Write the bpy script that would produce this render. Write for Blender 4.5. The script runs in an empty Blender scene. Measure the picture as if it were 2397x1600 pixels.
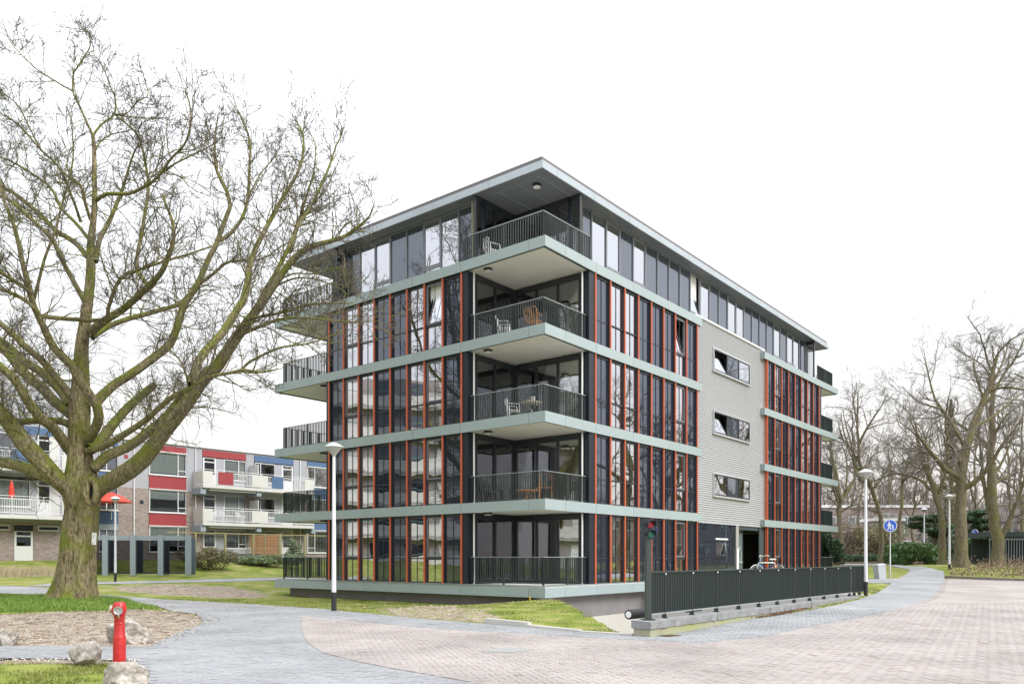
import bpy, math, random
import numpy as np
from mathutils import Vector, Matrix
from mathutils.geometry import delaunay_2d_cdt

random.seed(7); RNG = np.random.default_rng(7)
SC = bpy.context.scene
C = SC.collection
R = math.radians

# ------------------------------------------------------------------ camera, sky, sun, exposure
cam_d = bpy.data.cameras.new('camera'); cam = bpy.data.objects.new('camera', cam_d); C.objects.link(cam)
cam.location = (0, 0, 1.6); cam.rotation_euler = (R(90), 0, 0)
cam_d.sensor_width = 36; cam_d.lens = 28.0; cam_d.shift_y = 503 / 2397
cam_d.clip_start = 0.1; cam_d.clip_end = 3000
SC.camera = cam
W = bpy.data.worlds.new('World'); SC.world = W; W.use_nodes = True
nt = W.node_tree; nt.nodes.clear()
wo = nt.nodes.new('ShaderNodeOutputWorld')
sky = nt.nodes.new('ShaderNodeTexSky'); sky.sky_type = 'NISHITA'; sky.sun_disc = False
sky.sun_elevation = R(38); sky.sun_rotation = R(115); sky.dust_density = 3; sky.air_density = 1.5
b1 = nt.nodes.new('ShaderNodeBackground'); b1.inputs[1].default_value = 0.08
nt.links.new(sky.outputs[0], b1.inputs[0])
tc = nt.nodes.new('ShaderNodeTexCoord'); sx = nt.nodes.new('ShaderNodeSeparateXYZ')
nt.links.new(tc.outputs['Generated'], sx.inputs[0])
rp = nt.nodes.new('ShaderNodeValToRGB')      # overcast sky: horizon about a third as bright as the zenith, faintly warm low down
ce = rp.color_ramp.elements
ce[0].position = 0.0; ce[0].color = (0.500, 0.455, 0.430, 1); ce[1].position = 1.0; ce[1].color = (1.40, 1.44, 1.50, 1)
for q_, c_ in ((0.10, (.505, .490, .478)), (0.22, (.535, .535, .540)), (0.42, (.66, .67, .69)), (0.70, (1.0, 1.03, 1.07))):
    ce.new(q_).color = (*c_, 1)
nt.links.new(sx.outputs[2], rp.inputs[0])
ns = nt.nodes.new('ShaderNodeTexNoise'); ns.inputs['Scale'].default_value = 1.6; ns.inputs['Detail'].default_value = 4
nt.links.new(tc.outputs['Generated'], ns.inputs['Vector'])
mr = nt.nodes.new('ShaderNodeMapRange'); mr.inputs[1].default_value = 0.3; mr.inputs[2].default_value = 0.7; mr.inputs[3].default_value = 0.93; mr.inputs[4].default_value = 1.05
nt.links.new(ns.outputs[0], mr.inputs[0])
b2 = nt.nodes.new('ShaderNodeBackground')
nt.links.new(rp.outputs[0], b2.inputs[0]); nt.links.new(mr.outputs[0], b2.inputs[1])
mx = nt.nodes.new('ShaderNodeMixShader'); mx.inputs[0].default_value = 0.88
nt.links.new(b1.outputs[0], mx.inputs[1]); nt.links.new(b2.outputs[0], mx.inputs[2])
nt.links.new(mx.outputs[0], wo.inputs[0])
sl = bpy.data.lights.new('sun', 'SUN'); sl.energy = 1.3; sl.angle = R(25); sl.color = (1, 0.96, 0.9)
so = bpy.data.objects.new('sun', sl); C.objects.link(so)
so.rotation_euler = Vector((0.80, -0.42, 0.72)).to_track_quat('Z', 'Y').to_euler()
VS = SC.view_settings; VS.view_transform = 'Standard'; VS.look = 'None'; VS.gamma = 1; VS.use_curve_mapping = False
VS.exposure = 1.18
SC.cycles.max_bounces = 7; SC.cycles.transparent_max_bounces = 12; SC.cycles.caustics_reflective = False
SC.cycles.caustics_refractive = False

# ------------------------------------------------------------------ materials
MATS = {}
def mat(name, col, rough=0.6, metal=0.0, var=0.0, scale=4.0, bump=0.0, bscale=None, col2=None, spec=0.5, stretch=None, rnd=0.0, detail=5, coat=0.0):
    if name in MATS: return MATS[name]
    m = bpy.data.materials.new(name); m.use_nodes = True; n = m.node_tree.nodes; l = m.node_tree.links
    p = n['Principled BSDF']; p.inputs['Roughness'].default_value = rough; p.inputs['Metallic'].default_value = metal
    p.inputs['Specular IOR Level'].default_value = spec; p.inputs['Coat Weight'].default_value = coat
    p.inputs['Base Color'].default_value = (*col, 1)
    MATS[name] = m
    if not (var or bump or col2 or rnd): return m
    t = n.new('ShaderNodeTexCoord'); mp = n.new('ShaderNodeMapping'); l.new(t.outputs['Object'], mp.inputs[0])
    if stretch: mp.inputs['Scale'].default_value = stretch
    nz = n.new('ShaderNodeTexNoise'); nz.inputs['Scale'].default_value = scale; nz.inputs['Detail'].default_value = detail
    nz.inputs['Roughness'].default_value = 0.62
    l.new(mp.outputs[0], nz.inputs['Vector'])
    cr = n.new('ShaderNodeValToRGB'); cr.color_ramp.elements[0].position = 0.32; cr.color_ramp.elements[1].position = 0.68
    c2 = col2 if col2 else tuple(min(1, c * (1 + var)) for c in col)
    c1 = col if col2 else tuple(c * (1 - var) for c in col)
    cr.color_ramp.elements[0].color = (*c1, 1); cr.color_ramp.elements[1].color = (*c2, 1)
    l.new(nz.outputs[0], cr.inputs[0]); out = cr.outputs[0]
    if rnd:
        oi = n.new('ShaderNodeObjectInfo'); r_ = n.new('ShaderNodeMapRange'); r_.inputs[3].default_value = 1 - rnd; r_.inputs[4].default_value = 1 + rnd
        l.new(oi.outputs['Random'], r_.inputs[0]); h = n.new('ShaderNodeVectorMath'); h.operation = 'SCALE'
        l.new(out, h.inputs[0]); l.new(r_.outputs[0], h.inputs['Scale']); out = h.outputs[0]
    l.new(out, p.inputs['Base Color'])
    if bump:
        nb = n.new('ShaderNodeTexNoise'); nb.inputs['Scale'].default_value = bscale or scale * 4; nb.inputs['Detail'].default_value = 6
        l.new(mp.outputs[0], nb.inputs['Vector']); b = n.new('ShaderNodeBump'); b.inputs['Strength'].default_value = bump; b.inputs['Distance'].default_value = 0.02
        l.new(nb.outputs[0], b.inputs['Height']); l.new(b.outputs[0], p.inputs['Normal'])
    return m

def glass(name, tint, refl, gcol=(0.92, 0.94, 1.0), wav=0.02, ior=1.6, dark=None):
    m = bpy.data.materials.new(name); m.use_nodes = True; n = m.node_tree.nodes; l = m.node_tree.links; n.clear()
    o = n.new('ShaderNodeOutputMaterial'); mixs = n.new('ShaderNodeMixShader'); g = n.new('ShaderNodeBsdfGlossy')
    g.inputs['Roughness'].default_value = 0.015; g.inputs['Color'].default_value = (*gcol, 1)
    if dark is None:
        t = n.new('ShaderNodeBsdfTransparent'); t.inputs[0].default_value = (*tint, 1)
    else:
        t = n.new('ShaderNodeBsdfDiffuse'); t.inputs[0].default_value = (*dark, 1)
    f = n.new('ShaderNodeFresnel'); f.inputs[0].default_value = ior
    a = n.new('ShaderNodeMath'); a.operation = 'ADD'; a.use_clamp = True; a.inputs[1].default_value = refl
    l.new(f.outputs[0], a.inputs[0]); l.new(a.outputs[0], mixs.inputs[0])
    l.new(t.outputs[0], mixs.inputs[1]); l.new(g.outputs[0], mixs.inputs[2]); l.new(mixs.outputs[0], o.inputs[0])
    ge = n.new('ShaderNodeNewGeometry'); nz = n.new('ShaderNodeTexNoise'); nz.inputs['Scale'].default_value = 0.9; nz.inputs['Detail'].default_value = 1
    l.new(ge.outputs['Position'], nz.inputs['Vector']); b = n.new('ShaderNodeBump'); b.inputs['Strength'].default_value = wav; b.inputs['Distance'].default_value = 1.0
    l.new(nz.outputs[0], b.inputs['Height']); l.new(b.outputs[0], g.inputs['Normal'])
    MATS[name] = m; return m

def paver(name, ca, cb, mortar, bw=0.21, bh=0.105, rot=0.0, attr=False):
    """world-locked brick pattern for the receding part, or per-brick tint for the built bricks"""
    m = bpy.data.materials.new(name); m.use_nodes = True; n = m.node_tree.nodes; l = m.node_tree.links
    p = n['Principled BSDF']; p.inputs['Roughness'].default_value = 0.85; p.inputs['Specular IOR Level'].default_value = 0.25
    ge = n.new('ShaderNodeNewGeometry'); mp = n.new('ShaderNodeMapping'); mp.inputs['Rotation'].default_value = (0, 0, rot)
    l.new(ge.outputs['Position'], mp.inputs[0])
    big = n.new('ShaderNodeTexNoise'); big.inputs['Scale'].default_value = 0.55; big.inputs['Detail'].default_value = 5; l.new(ge.outputs['Position'], big.inputs['Vector'])
    fine = n.new('ShaderNodeTexNoise'); fine.inputs['Scale'].default_value = 45; fine.inputs['Detail'].default_value = 3; l.new(ge.outputs['Position'], fine.inputs['Vector'])
    if attr:
        at = n.new('ShaderNodeAttribute'); at.attribute_name = 'tint'; oi = n.new('ShaderNodeObjectInfo')
        ad = n.new('ShaderNodeMath'); ad.operation = 'ADD'; l.new(at.outputs['Fac'], ad.inputs[0]); l.new(oi.outputs['Random'], ad.inputs[1])
        fr = n.new('ShaderNodeMath'); fr.operation = 'FRACT'; l.new(ad.outputs[0], fr.inputs[0])
        cr = n.new('ShaderNodeValToRGB'); cr.color_ramp.elements[0].color = (*ca, 1); cr.color_ramp.elements[1].color = (*cb, 1)
        mid = cr.color_ramp.elements.new(0.93); mid.color = (*[x * 0.93 for x in cb], 1)
        d = cr.color_ramp.elements.new(0.97); d.color = (*[x * 0.8 for x in ca], 1)
        l.new(fr.outputs[0], cr.inputs[0]); col = cr.outputs[0]
    else:
        br = n.new('ShaderNodeTexBrick'); br.inputs['Color1'].default_value = (*ca, 1); br.inputs['Color2'].default_value = (*cb, 1)
        br.inputs['Mortar'].default_value = (*mortar, 1); br.inputs['Scale'].default_value = 1.0
        br.inputs['Brick Width'].default_value = bw; br.inputs['Row Height'].default_value = bh; br.inputs['Mortar Size'].default_value = 0.006
        l.new(mp.outputs[0], br.inputs['Vector']); col = br.outputs['Color']
    mr = n.new('ShaderNodeMapRange'); mr.inputs[1].default_value = 0.3; mr.inputs[2].default_value = 0.7; mr.inputs[3].default_value = 0.80; mr.inputs[4].default_value = 1.15
    l.new(big.outputs[0], mr.inputs[0])
    s1 = n.new('ShaderNodeVectorMath'); s1.operation = 'SCALE'; l.new(col, s1.inputs[0]); l.new(mr.outputs[0], s1.inputs['Scale'])
    mr2 = n.new('ShaderNodeMapRange'); mr2.inputs[1].default_value = 0.25; mr2.inputs[2].default_value = 0.75; mr2.inputs[3].default_value = 0.84; mr2.inputs[4].default_value = 1.14
    l.new(fine.outputs[0], mr2.inputs[0])
    s2 = n.new('ShaderNodeVectorMath'); s2.operation = 'SCALE'; l.new(s1.outputs[0], s2.inputs[0]); l.new(mr2.outputs[0], s2.inputs['Scale'])
    l.new(s2.outputs[0], p.inputs['Base Color'])
    bp = n.new('ShaderNodeBump'); bp.inputs['Strength'].default_value = 0.35; bp.inputs['Distance'].default_value = 0.004
    l.new(fine.outputs[0], bp.inputs['Height']); l.new(bp.outputs[0], p.inputs['Normal'])
    MATS[name] = m; return m

# ------------------------------------------------------------------ object helpers
def link(o, parent=None):
    C.objects.link(o)
    if parent is not None: o.parent = parent
    return o
def tag(o, label=None, cat=None, group=None, kind=None):
    if label: o['label'] = label
    if cat: o['category'] = cat
    if group: o['group'] = group
    if kind: o['kind'] = kind
    return o
def empty(name, loc=(0, 0, 0), rz=0, label=None, cat=None, group=None):
    o = bpy.data.objects.new(name, None); o.location = loc; o.rotation_euler = (0, 0, rz); link(o)
    return tag(o, label, cat, group)
def inst(name, me, parent=None, loc=(0, 0, 0), rot=(0, 0, 0), kind=None):
    o = bpy.data.objects.new(name, me); o.location = loc; o.rotation_euler = rot; link(o, parent)
    if kind: o['kind'] = kind
    return o
def copy_tree(o, parent=None):
    c = o.copy(); link(c)
    if parent is not None: c.parent = parent
    for ch in list(o.children): copy_tree(ch, c)
    return c

class MB:
    def __init__(s): s.v = []; s.f = []; s.m = []
    def box(s, x0, y0, z0, x1, y1, z1, mi=0):
        b = len(s.v)
        s.v += [(x0, y0, z0), (x1, y0, z0), (x1, y1, z0), (x0, y1, z0), (x0, y0, z1), (x1, y0, z1), (x1, y1, z1), (x0, y1, z1)]
        s.f += [(b, b+3, b+2, b+1), (b+4, b+5, b+6, b+7), (b, b+1, b+5, b+4), (b+1, b+2, b+6, b+5), (b+2, b+3, b+7, b+6), (b+3, b, b+4, b+7)]
        s.m += [mi] * 6; return s
    def prism(s, pts, z0, z1, mi=0, mside=None):
        b = len(s.v); n = len(pts)
        s.v += [(p[0], p[1], z0) for p in pts] + [(p[0], p[1], z1) for p in pts]
        s.f += [tuple(range(b + n - 1, b - 1, -1)), tuple(range(b + n, b + 2 * n))]; s.m += [mi, mi]
        for i in range(n):
            j = (i + 1) % n; s.f.append((b + i, b + j, b + n + j, b + n + i)); s.m.append(mi if mside is None else mside)
        return s
    def bar(s, a, b_, w, d, mi=0, up=(0, 0, 1)):
        a = Vector(a); b_ = Vector(b_); t = (b_ - a).normalized(); u = t.cross(Vector(up))
        if u.length < 1e-4: u = t.cross(Vector((1, 0, 0)))
        u.normalize(); v = u.cross(t); k = len(s.v)
        for p in (a, b_):
            for (q, r_) in ((-1, -1), (1, -1), (1, 1), (-1, 1)): s.v.append(tuple(p + u * (q * w / 2) + v * (r_ * d / 2)))
        s.f += [(k, k+3, k+2, k+1), (k+4, k+5, k+6, k+7)] + [(k + i, k + (i + 1) % 4, k + 4 + (i + 1) % 4, k + 4 + i) for i in range(4)]
        s.m += [mi] * 6; return s
    def tube(s, pts, r, n=8, mi=0, cap=True):
        pts = [Vector(p) for p in pts]; rs = r if isinstance(r, (list, tuple)) else [r] * len(pts); b = len(s.v); pu = None
        for i, p in enumerate(pts):
            t = (pts[min(i + 1, len(pts) - 1)] - pts[max(i - 1, 0)]).normalized()
            if pu is None:
                pu = t.cross(Vector((0, 0, 1)))
                if pu.length < 1e-3: pu = t.cross(Vector((1, 0, 0)))
            u = (pu - t * pu.dot(t)).normalized(); pu = u; v = t.cross(u)
            for k in range(n):
                a = 2 * math.pi * k / n; s.v.append(tuple(p + (u * math.cos(a) + v * math.sin(a)) * rs[i]))
        for i in range(len(pts) - 1):
            for k in range(n):
                q = b + i * n; s.f.append((q + k, q + (k + 1) % n, q + n + (k + 1) % n, q + n + k)); s.m.append(mi)
        if cap:
            s.f.append(tuple(b + k for k in range(n - 1, -1, -1))); s.m.append(mi)
            q = b + (len(pts) - 1) * n; s.f.append(tuple(q + k for k in range(n))); s.m.append(mi)
        return s
    def lathe(s, prof, n=24, mi=0, c=(0, 0, 0), axis='z'):
        b = len(s.v)
        for (r, z) in prof:
            for k in range(n):
                a = 2 * math.pi * k / n; q = (r * math.cos(a), r * math.sin(a), z)
                if axis == 'y': q = (q[0], q[2], q[1])
                if axis == 'x': q = (q[2], q[0], q[1])
                s.v.append((c[0] + q[0], c[1] + q[1], c[2] + q[2]))
        for i in range(len(prof) - 1):
            for k in range(n):
                q = b + i * n; s.f.append((q + k, q + (k + 1) % n, q + n + (k + 1) % n, q + n + k)); s.m.append(mi)
        s.f.append(tuple(b + k for k in range(n - 1, -1, -1))); s.m.append(mi)
        q = b + (len(prof) - 1) * n; s.f.append(tuple(q + k for k in range(n))); s.m.append(mi)
        return s
    def quad(s, a, b_, c, d, mi=0):
        k = len(s.v); s.v += [a, b_, c, d]; s.f.append((k, k + 1, k + 2, k + 3)); s.m.append(mi); return s
    def poly(s, pts, mi=0):
        k = len(s.v); s.v += list(pts); s.f.append(tuple(range(k, k + len(pts)))); s.m.append(mi); return s
    def mesh(s, name, mats, smooth=False):
        me = bpy.data.meshes.new(name); me.from_pydata(s.v, [], s.f)
        for m in (mats if isinstance(mats, (list, tuple)) else [mats]): me.materials.append(m)
        me.polygons.foreach_set('material_index', s.m)
        if smooth: me.shade_smooth(); me.set_sharp_from_angle(angle=R(40))
        return me
    def build(s, name, mats, parent=None, loc=(0, 0, 0), rot=(0, 0, 0), smooth=False, kind=None):
        return inst(name, s.mesh(name, mats, smooth), parent, loc, rot, kind)

def np_mesh(name, V, F, mats, smooth=False, attrs=None, mi=None):
    """V (n,3), F (m,k) same sized faces"""
    me = bpy.data.meshes.new(name); V = np.asarray(V, np.float32); F = np.asarray(F, np.int32); k = F.shape[1]
    me.vertices.add(len(V)); me.vertices.foreach_set('co', V.ravel())
    me.loops.add(F.size); me.loops.foreach_set('vertex_index', F.ravel())
    me.polygons.add(len(F)); me.polygons.foreach_set('loop_start', np.arange(len(F), dtype=np.int32) * k)
    for m in (mats if isinstance(mats, (list, tuple)) else [mats]): me.materials.append(m)
    if mi is not None: me.polygons.foreach_set('material_index', np.asarray(mi, np.int32))
    me.update(calc_edges=True); me.validate()
    for a, arr in (attrs or {}).items():
        at = me.attributes.new(a, 'FLOAT', 'POINT'); at.data.foreach_set('value', np.asarray(arr, np.float32))
    me.polygons.foreach_set('use_smooth', np.full(len(me.polygons), smooth))
    return me

def tubes_np(P, Rr, sides):
    P = np.asarray(P, float); N, n, _ = P.shape
    T = np.gradient(P, axis=1); T /= np.linalg.norm(T, axis=2, keepdims=True) + 1e-9
    mt = T.mean(1); ax = np.where(np.abs(mt[:, 2:3]) > 0.8, np.array([[1.0, 0, 0]]), np.array([[0, 0, 1.0]]))
    u = np.cross(mt, ax); u /= np.linalg.norm(u, axis=1, keepdims=True) + 1e-9
    U = u[:, None] - (u[:, None] * T).sum(2, keepdims=True) * T; U /= np.linalg.norm(U, axis=2, keepdims=True) + 1e-9
    Vv = np.cross(T, U); a = np.arange(sides) * 2 * np.pi / sides
    ring = U[:, :, None] * np.cos(a)[None, None, :, None] + Vv[:, :, None] * np.sin(a)[None, None, :, None]
    V = P[:, :, None] + ring * np.asarray(Rr)[:, :, None, None]
    idx = np.arange(N * n * sides).reshape(N, n, sides); nx = np.roll(idx, -1, 2)
    F = np.stack([idx[:, :-1], nx[:, :-1], nx[:, 1:], idx[:, 1:]], -1).reshape(-1, 4)
    return V.reshape(-1, 3), F
def join_np(parts):
    Vs = []; Fs = []; o = 0
    for V, F in parts: Vs.append(V); Fs.append(F + o); o += len(V)
    return np.concatenate(Vs), np.concatenate(Fs)

# ------------------------------------------------------------------ pixels of the photograph -> places on the terrain
FPX, CX, HY, EYE = 1864.3, 1198.5, 1303.0, 1.6
PIT = np.array([(2.33, 16.42), (2.62, 16.15), (11.39, 26.6), (12.6, 27.8), (5.35, 33.6), (0.85, 28.05), (1.35, 26.6)])
OLD_A = np.array([-30.9, 48.0]); OLD_E = np.array([0.656, 0.755]); OLD_N = np.array([0.755, -0.656])
def smooth01(t): t = np.clip(t, 0, 1); return t * t * (3 - 2 * t)
def terrain(x, y):
    x = np.asarray(x, float); y = np.asarray(y, float)
    zr = np.interp(y, [17, 27, 38, 47, 67, 100, 300, 1500], [0, .28, .58, .69, 1.09, 1.5, 2.2, 3])
    zl = np.interp(y, [18, 23, 30, 36, 43, 52, 100, 300, 1500], [0, .03, -.2, -.22, .15, .35, 1.5, 2.2, 3])
    d = (x - OLD_A[0]) * OLD_N[0] + (y - OLD_A[1]) * OLD_N[1]
    zb = np.interp(d, [0, 1.0, 6, 14, 22], [1.4, 1.35, .55, .22, -.25])
    zl = np.maximum(zl, zb)
    w = smooth01((x + 2) / 6.0)
    z = zl * (1 - w) + zr * w
    z = z + 0.12 * np.exp(-(((x - 0.2) / 3.2) ** 2 + ((y - 24.6) / 2.6) ** 2)) + 0.05 * np.exp(-(((x - 0.4) / 3.0) ** 2 + ((y - 21) / 2.0) ** 2))
    z = z + 0.28 * np.exp(-(((x + 15.5) / 4.5) ** 2 + ((y - 27.5) / 4.5) ** 2))
    z = z + 0.25 * smooth01((x - 24) / 3) * smooth01((y - 42) / 3) * smooth01((60 - y) / 6)
    return z
def at(px, Y, z): return Vector(((px - CX) / FPX * Y, Y, z))
def zat(py, Y): return EYE + (HY - py) / FPX * Y
def ground(px, py, ymax=400):
    Y = np.concatenate([np.arange(4, 60, 0.03), np.arange(60, ymax, .3)])
    zt = terrain((px - CX) / FPX * Y, Y); zr_ = zat(py, Y)
    k = np.argmax(zr_ <= zt)
    if zr_[k] > zt[k]: k = len(Y) - 1
    return Vector(((px - CX) / FPX * Y[k], Y[k], zt[k]))
def gpoly(pts): return [tuple(ground(*p)[:2]) for p in pts]
def pip(x, y, poly):
    x = np.asarray(x, float); y = np.asarray(y, float); c = np.zeros(x.shape, bool); n = len(poly)
    for i in range(n):
        x0, y0 = poly[i]; x1, y1 = poly[(i + 1) % n]
        if y0 == y1: continue
        k = ((y0 > y) != (y1 > y)) & (x < (x1 - x0) * (y - y0) / (y1 - y0) + x0); c ^= k
    return c
def pdist(x, y, poly, closed=True):
    x = np.asarray(x, float); y = np.asarray(y, float); d = np.full(x.shape, 1e9); n = len(poly)
    for i in range(n if closed else n - 1):
        ax, ay = poly[i]; bx, by = poly[(i + 1) % n]; L = (bx - ax) ** 2 + (by - ay) ** 2 + 1e-12
        t = np.clip(((x - ax) * (bx - ax) + (y - ay) * (by - ay)) / L, 0, 1)
        d = np.minimum(d, np.hypot(x - ax - t * (bx - ax), y - ay - t * (by - ay)))
    return d
# ------------------------------------------------------------------ paving outlines
GREY = gpoly([(-260, 1366), (0, 1370), (54, 1371.5), (126, 1377), (230, 1390), (383, 1402), (575, 1412), (766, 1425), (868, 1436), (987, 1448),
    (1107, 1457), (1145, 1460), (1300, 1474.5), (1484, 1487), (1522, 1491), (1600, 1470), (1730, 1449.5), (1804, 1443), (1886, 1429), (1942, 1418.5), (2006, 1403.7),
    (2048, 1389), (2069, 1378), (2086, 1364.5), (2032, 1363.5), (1975, 1362), (1975, 1353), (2032, 1354), (2103, 1353), (2120, 1344), (2129.6, 1335),
    (2124, 1330.7), (2090, 1324.5), (2032, 1322.5), (1965, 1322.5), (1965, 1319.5), (2032, 1319), (2090, 1320.5), (2164.5, 1325.5), (2209, 1336), (2211, 1348.7), (2211, 1354),
    (2397, 1358), (2650, 1364)]) + [(30, 36), (34, 20), (30, -6), (-5, -6), (-4.3, 6.0), (-4.6, 9.0)] + \
    gpoly([(347, 1600), (339, 1574), (327, 1556), (306, 1546), (229, 1542.6), (143, 1540.6), (0, 1539.6), (-260, 1539),
    (-260, 1511), (0, 1511.4), (347, 1513), (409, 1484.4), (470, 1460), (476, 1451.7), (460, 1437.4), (398, 1428), (368, 1418), (306, 1408), (265, 1400),
    (235, 1397), (100, 1392), (69, 1390.4), (0, 1387.4), (-260, 1384)])
RED = gpoly([(707, 1441.7), (987, 1470), (1100, 1477), (1261, 1485), (1422, 1496), (1537, 1501), (1640, 1505), (1773, 1493), (1900, 1466), (1984.6, 1451),
    (2048, 1439.7), (2111.6, 1422.7), (2175, 1401.6), (2196, 1384.6), (2204.7, 1363.5), (2210, 1355), (2397, 1359.5), (2640, 1365)]) + \
    [(29.5, 36), (33, 20), (29, -5), (6, -5), (3.6, 4.0), (1.6, 7.5)] + \
    gpoly([(1107, 1598), (1017, 1582), (928, 1567), (838, 1549), (755, 1528), (719, 1504), (709, 1483.4), (704, 1462)])
PATH2 = gpoly([(60, 1371.5), (126, 1364), (230, 1361), (383, 1358.5), (560, 1353), (700, 1350), (700, 1355.5), (560, 1359.5), (383, 1363.5), (230, 1366.5), (140, 1372)])
DIRT = gpoly([(-60, 1440), (60, 1436), (150, 1432), (260, 1430), (330, 1427), (400, 1431), (470, 1440), (480, 1452), (409, 1486), (345, 1514), (-60, 1513)])
SAND = gpoly([(285, 1373), (420, 1369), (520, 1374), (600, 1392), (590, 1398), (450, 1392), (330, 1385)])
WORN = gpoly([(900, 1425), (1010, 1419), (1120, 1428), (1170, 1450), (1150, 1457), (1040, 1451), (930, 1441)])
STRIP = gpoly([(1700, 1452), (1735, 1441), (1830, 1424), (1900, 1410), (1905, 1418), (1850, 1434), (1780, 1446)])
EDGE2 = gpoly([(0, 1545), (330, 1545), (330, 1553), (0, 1552)])

def sheet(name, poly, off, m, step=1.2, hole=None):
    xs = [p[0] for p in poly]; ys = [p[1] for p in poly]
    V = [Vector(p) for p in poly]; n = len(V); E = [(i, (i + 1) % n) for i in range(n)]
    gy = np.concatenate([np.arange(min(ys), min(45, max(ys)), step * .6), np.arange(45, max(max(ys), 45.1), 3)])
    X, Yg = np.meshgrid(np.arange(min(xs), max(xs), step), gy)
    X = X.ravel() + 0.003; Yg = Yg.ravel() + 0.0017
    k = pip(X, Yg, poly) & (pdist(X, Yg, poly) > step * 0.3)
    V += [Vector((a, b)) for a, b in zip(X[k], Yg[k])]
    vo, _, fo, *_ = delaunay_2d_cdt(V, E, [], 1, 1e-5)
    vo = np.array([(v.x, v.y) for v in vo]); z = terrain(vo[:, 0], vo[:, 1]) + off
    fo = np.array([f for f in fo if len(f) == 3])
    me = np_mesh(name, np.column_stack([vo, z]), fo, m, smooth=True)
    o = inst(name, me); o['kind'] = 'structure'; return o

# ------------------------------------------------------------------ terrain sheet with soil mask
def grid_axis(a, b, fine_a, fine_b, st, g=1.25):
    mid = list(np.arange(fine_a, fine_b, st)); lo = []; hi = []; s = st; x = fine_a
    while x > a: s *= g; x -= s; lo.append(x)
    s = st; x = mid[-1]
    while x < b: s *= g; x += s; hi.append(x)
    return np.array(lo[::-1] + mid + hi)
gx = grid_axis(-900, 900, -24, 22, 0.3); gy = grid_axis(-60, 1500, 8, 44, 0.22, 1.12)
X, Yg = np.meshgrid(gx, gy); sh = X.shape; X = X.ravel(); Yg = Yg.ravel()
pd = pdist(X, Yg, PIT); near = pd < 0.13
for i in np.where(near)[0]:
    best = None
    for j in range(len(PIT)):
        a = PIT[j]; b = PIT[(j + 1) % len(PIT)]; t = np.clip(np.dot([X[i] - a[0], Yg[i] - a[1]], b - a) / np.dot(b - a, b - a), 0, 1)
        q = a + t * (b - a); d = math.hypot(X[i] - q[0], Yg[i] - q[1])
        if best is None or d < best[0]: best = (d, q)
    X[i], Yg[i] = best[1]
Z = terrain(X, Yg)
lump = (np.sin(X * 2.1 + np.cos(Yg * 1.3) * 2) * np.cos(Yg * 2.7 + np.sin(X * .9) * 2)) * 0.018
pave = np.minimum(np.where(pip(X, Yg, GREY), 0, pdist(X, Yg, GREY)), np.where(pip(X, Yg, PATH2), 0, pdist(X, Yg, PATH2)))
Z = Z + lump * np.clip(pave / 0.8, 0, 1) + np.where(pave <= 0.02, -0.05, 0.0)
Z = Z + np.random.default_rng(3).normal(0, 0.012, len(Z)) * np.clip(pave / .5, 0, 1) * (np.hypot(X, Yg) < 45)
soil = np.zeros(len(X))
for P_, sft, amt in ((DIRT, 0.5, 1.0), (SAND, 1.6, .95), (WORN, 0.8, .75), (STRIP, .2, 1.0), (EDGE2, .25, .9)):
    s = np.where(pip(X, Yg, P_), 1.0, np.clip(1 - pdist(X, Yg, P_) / sft, 0, 1)); soil = np.maximum(soil, s * amt)
soil = np.maximum(soil, np.where((pave > 0) & (pave < 0.22), 0.55, 0))
dOld = (X - OLD_A[0]) * OLD_N[0] + (Yg - OLD_A[1]) * OLD_N[1]
dark = np.where((X > 18) & (Yg > 39), smooth01((X - 19) / 4) * smooth01((Yg - 50) / 15), 0) + 0.8 * (Yg > 75)
idx = np.arange(len(X)).reshape(sh)
F = np.stack([idx[:-1, :-1], idx[:-1, 1:], idx[1:, 1:], idx[1:, :-1]], -1).reshape(-1, 4)
cx = X[F].mean(1); cy = Yg[F].mean(1); F = F[~pip(cx, cy, PIT)]

gm = bpy.data.materials.new('ground_cover'); gm.use_nodes = True; n = gm.node_tree.nodes; l = gm.node_tree.links
p = n['Principled BSDF']; p.inputs['Roughness'].default_value = 0.95; p.inputs['Specular IOR Level'].default_value = 0.1
ge = n.new('ShaderNodeNewGeometry')
def nz_(scale, det=5, src=None):
    q = n.new('ShaderNodeTexNoise'); q.inputs['Scale'].default_value = scale; q.inputs['Detail'].default_value = det; l.new(ge.outputs['Position'], q.inputs['Vector']); return q
def ramp_(src, stops):
    q = n.new('ShaderNodeValToRGB'); q.color_ramp.elements[0].position = stops[0][0]; q.color_ramp.elements[0].color = (*stops[0][1], 1)
    q.color_ramp.elements[1].position = stops[-1][0]; q.color_ramp.elements[1].color = (*stops[-1][1], 1)
    for pos, c in stops[1:-1]: q.color_ramp.elements.new(pos).color = (*c, 1)
    l.new(src, q.inputs[0]); return q
gr = ramp_(nz_(1.1, 8).outputs[0], [(.3, (.105, .15, .028)), (.47, (.185, .22, .045)), (.60, (.26, .26, .09)), (.76, (.33, .295, .18))])
dr = ramp_(nz_(3.2, 9).outputs[0], [(.28, (.15, .115, .09)), (.42, (.25, .20, .16)), (.6, (.33, .28, .23)), (.75, (.39, .34, .29))])
sa = n.new('ShaderNodeAttribute'); sa.attribute_name = 'soil'; da = n.new('ShaderNodeAttribute'); da.attribute_name = 'litter'
mA = n.new('ShaderNodeMath'); mA.operation = 'MULTIPLY_ADD'; fn = nz_(5, 8); l.new(fn.outputs[0], mA.inputs[0]); mA.inputs[1].default_value = 1.6; mA.inputs[2].default_value = -0.95
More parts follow.
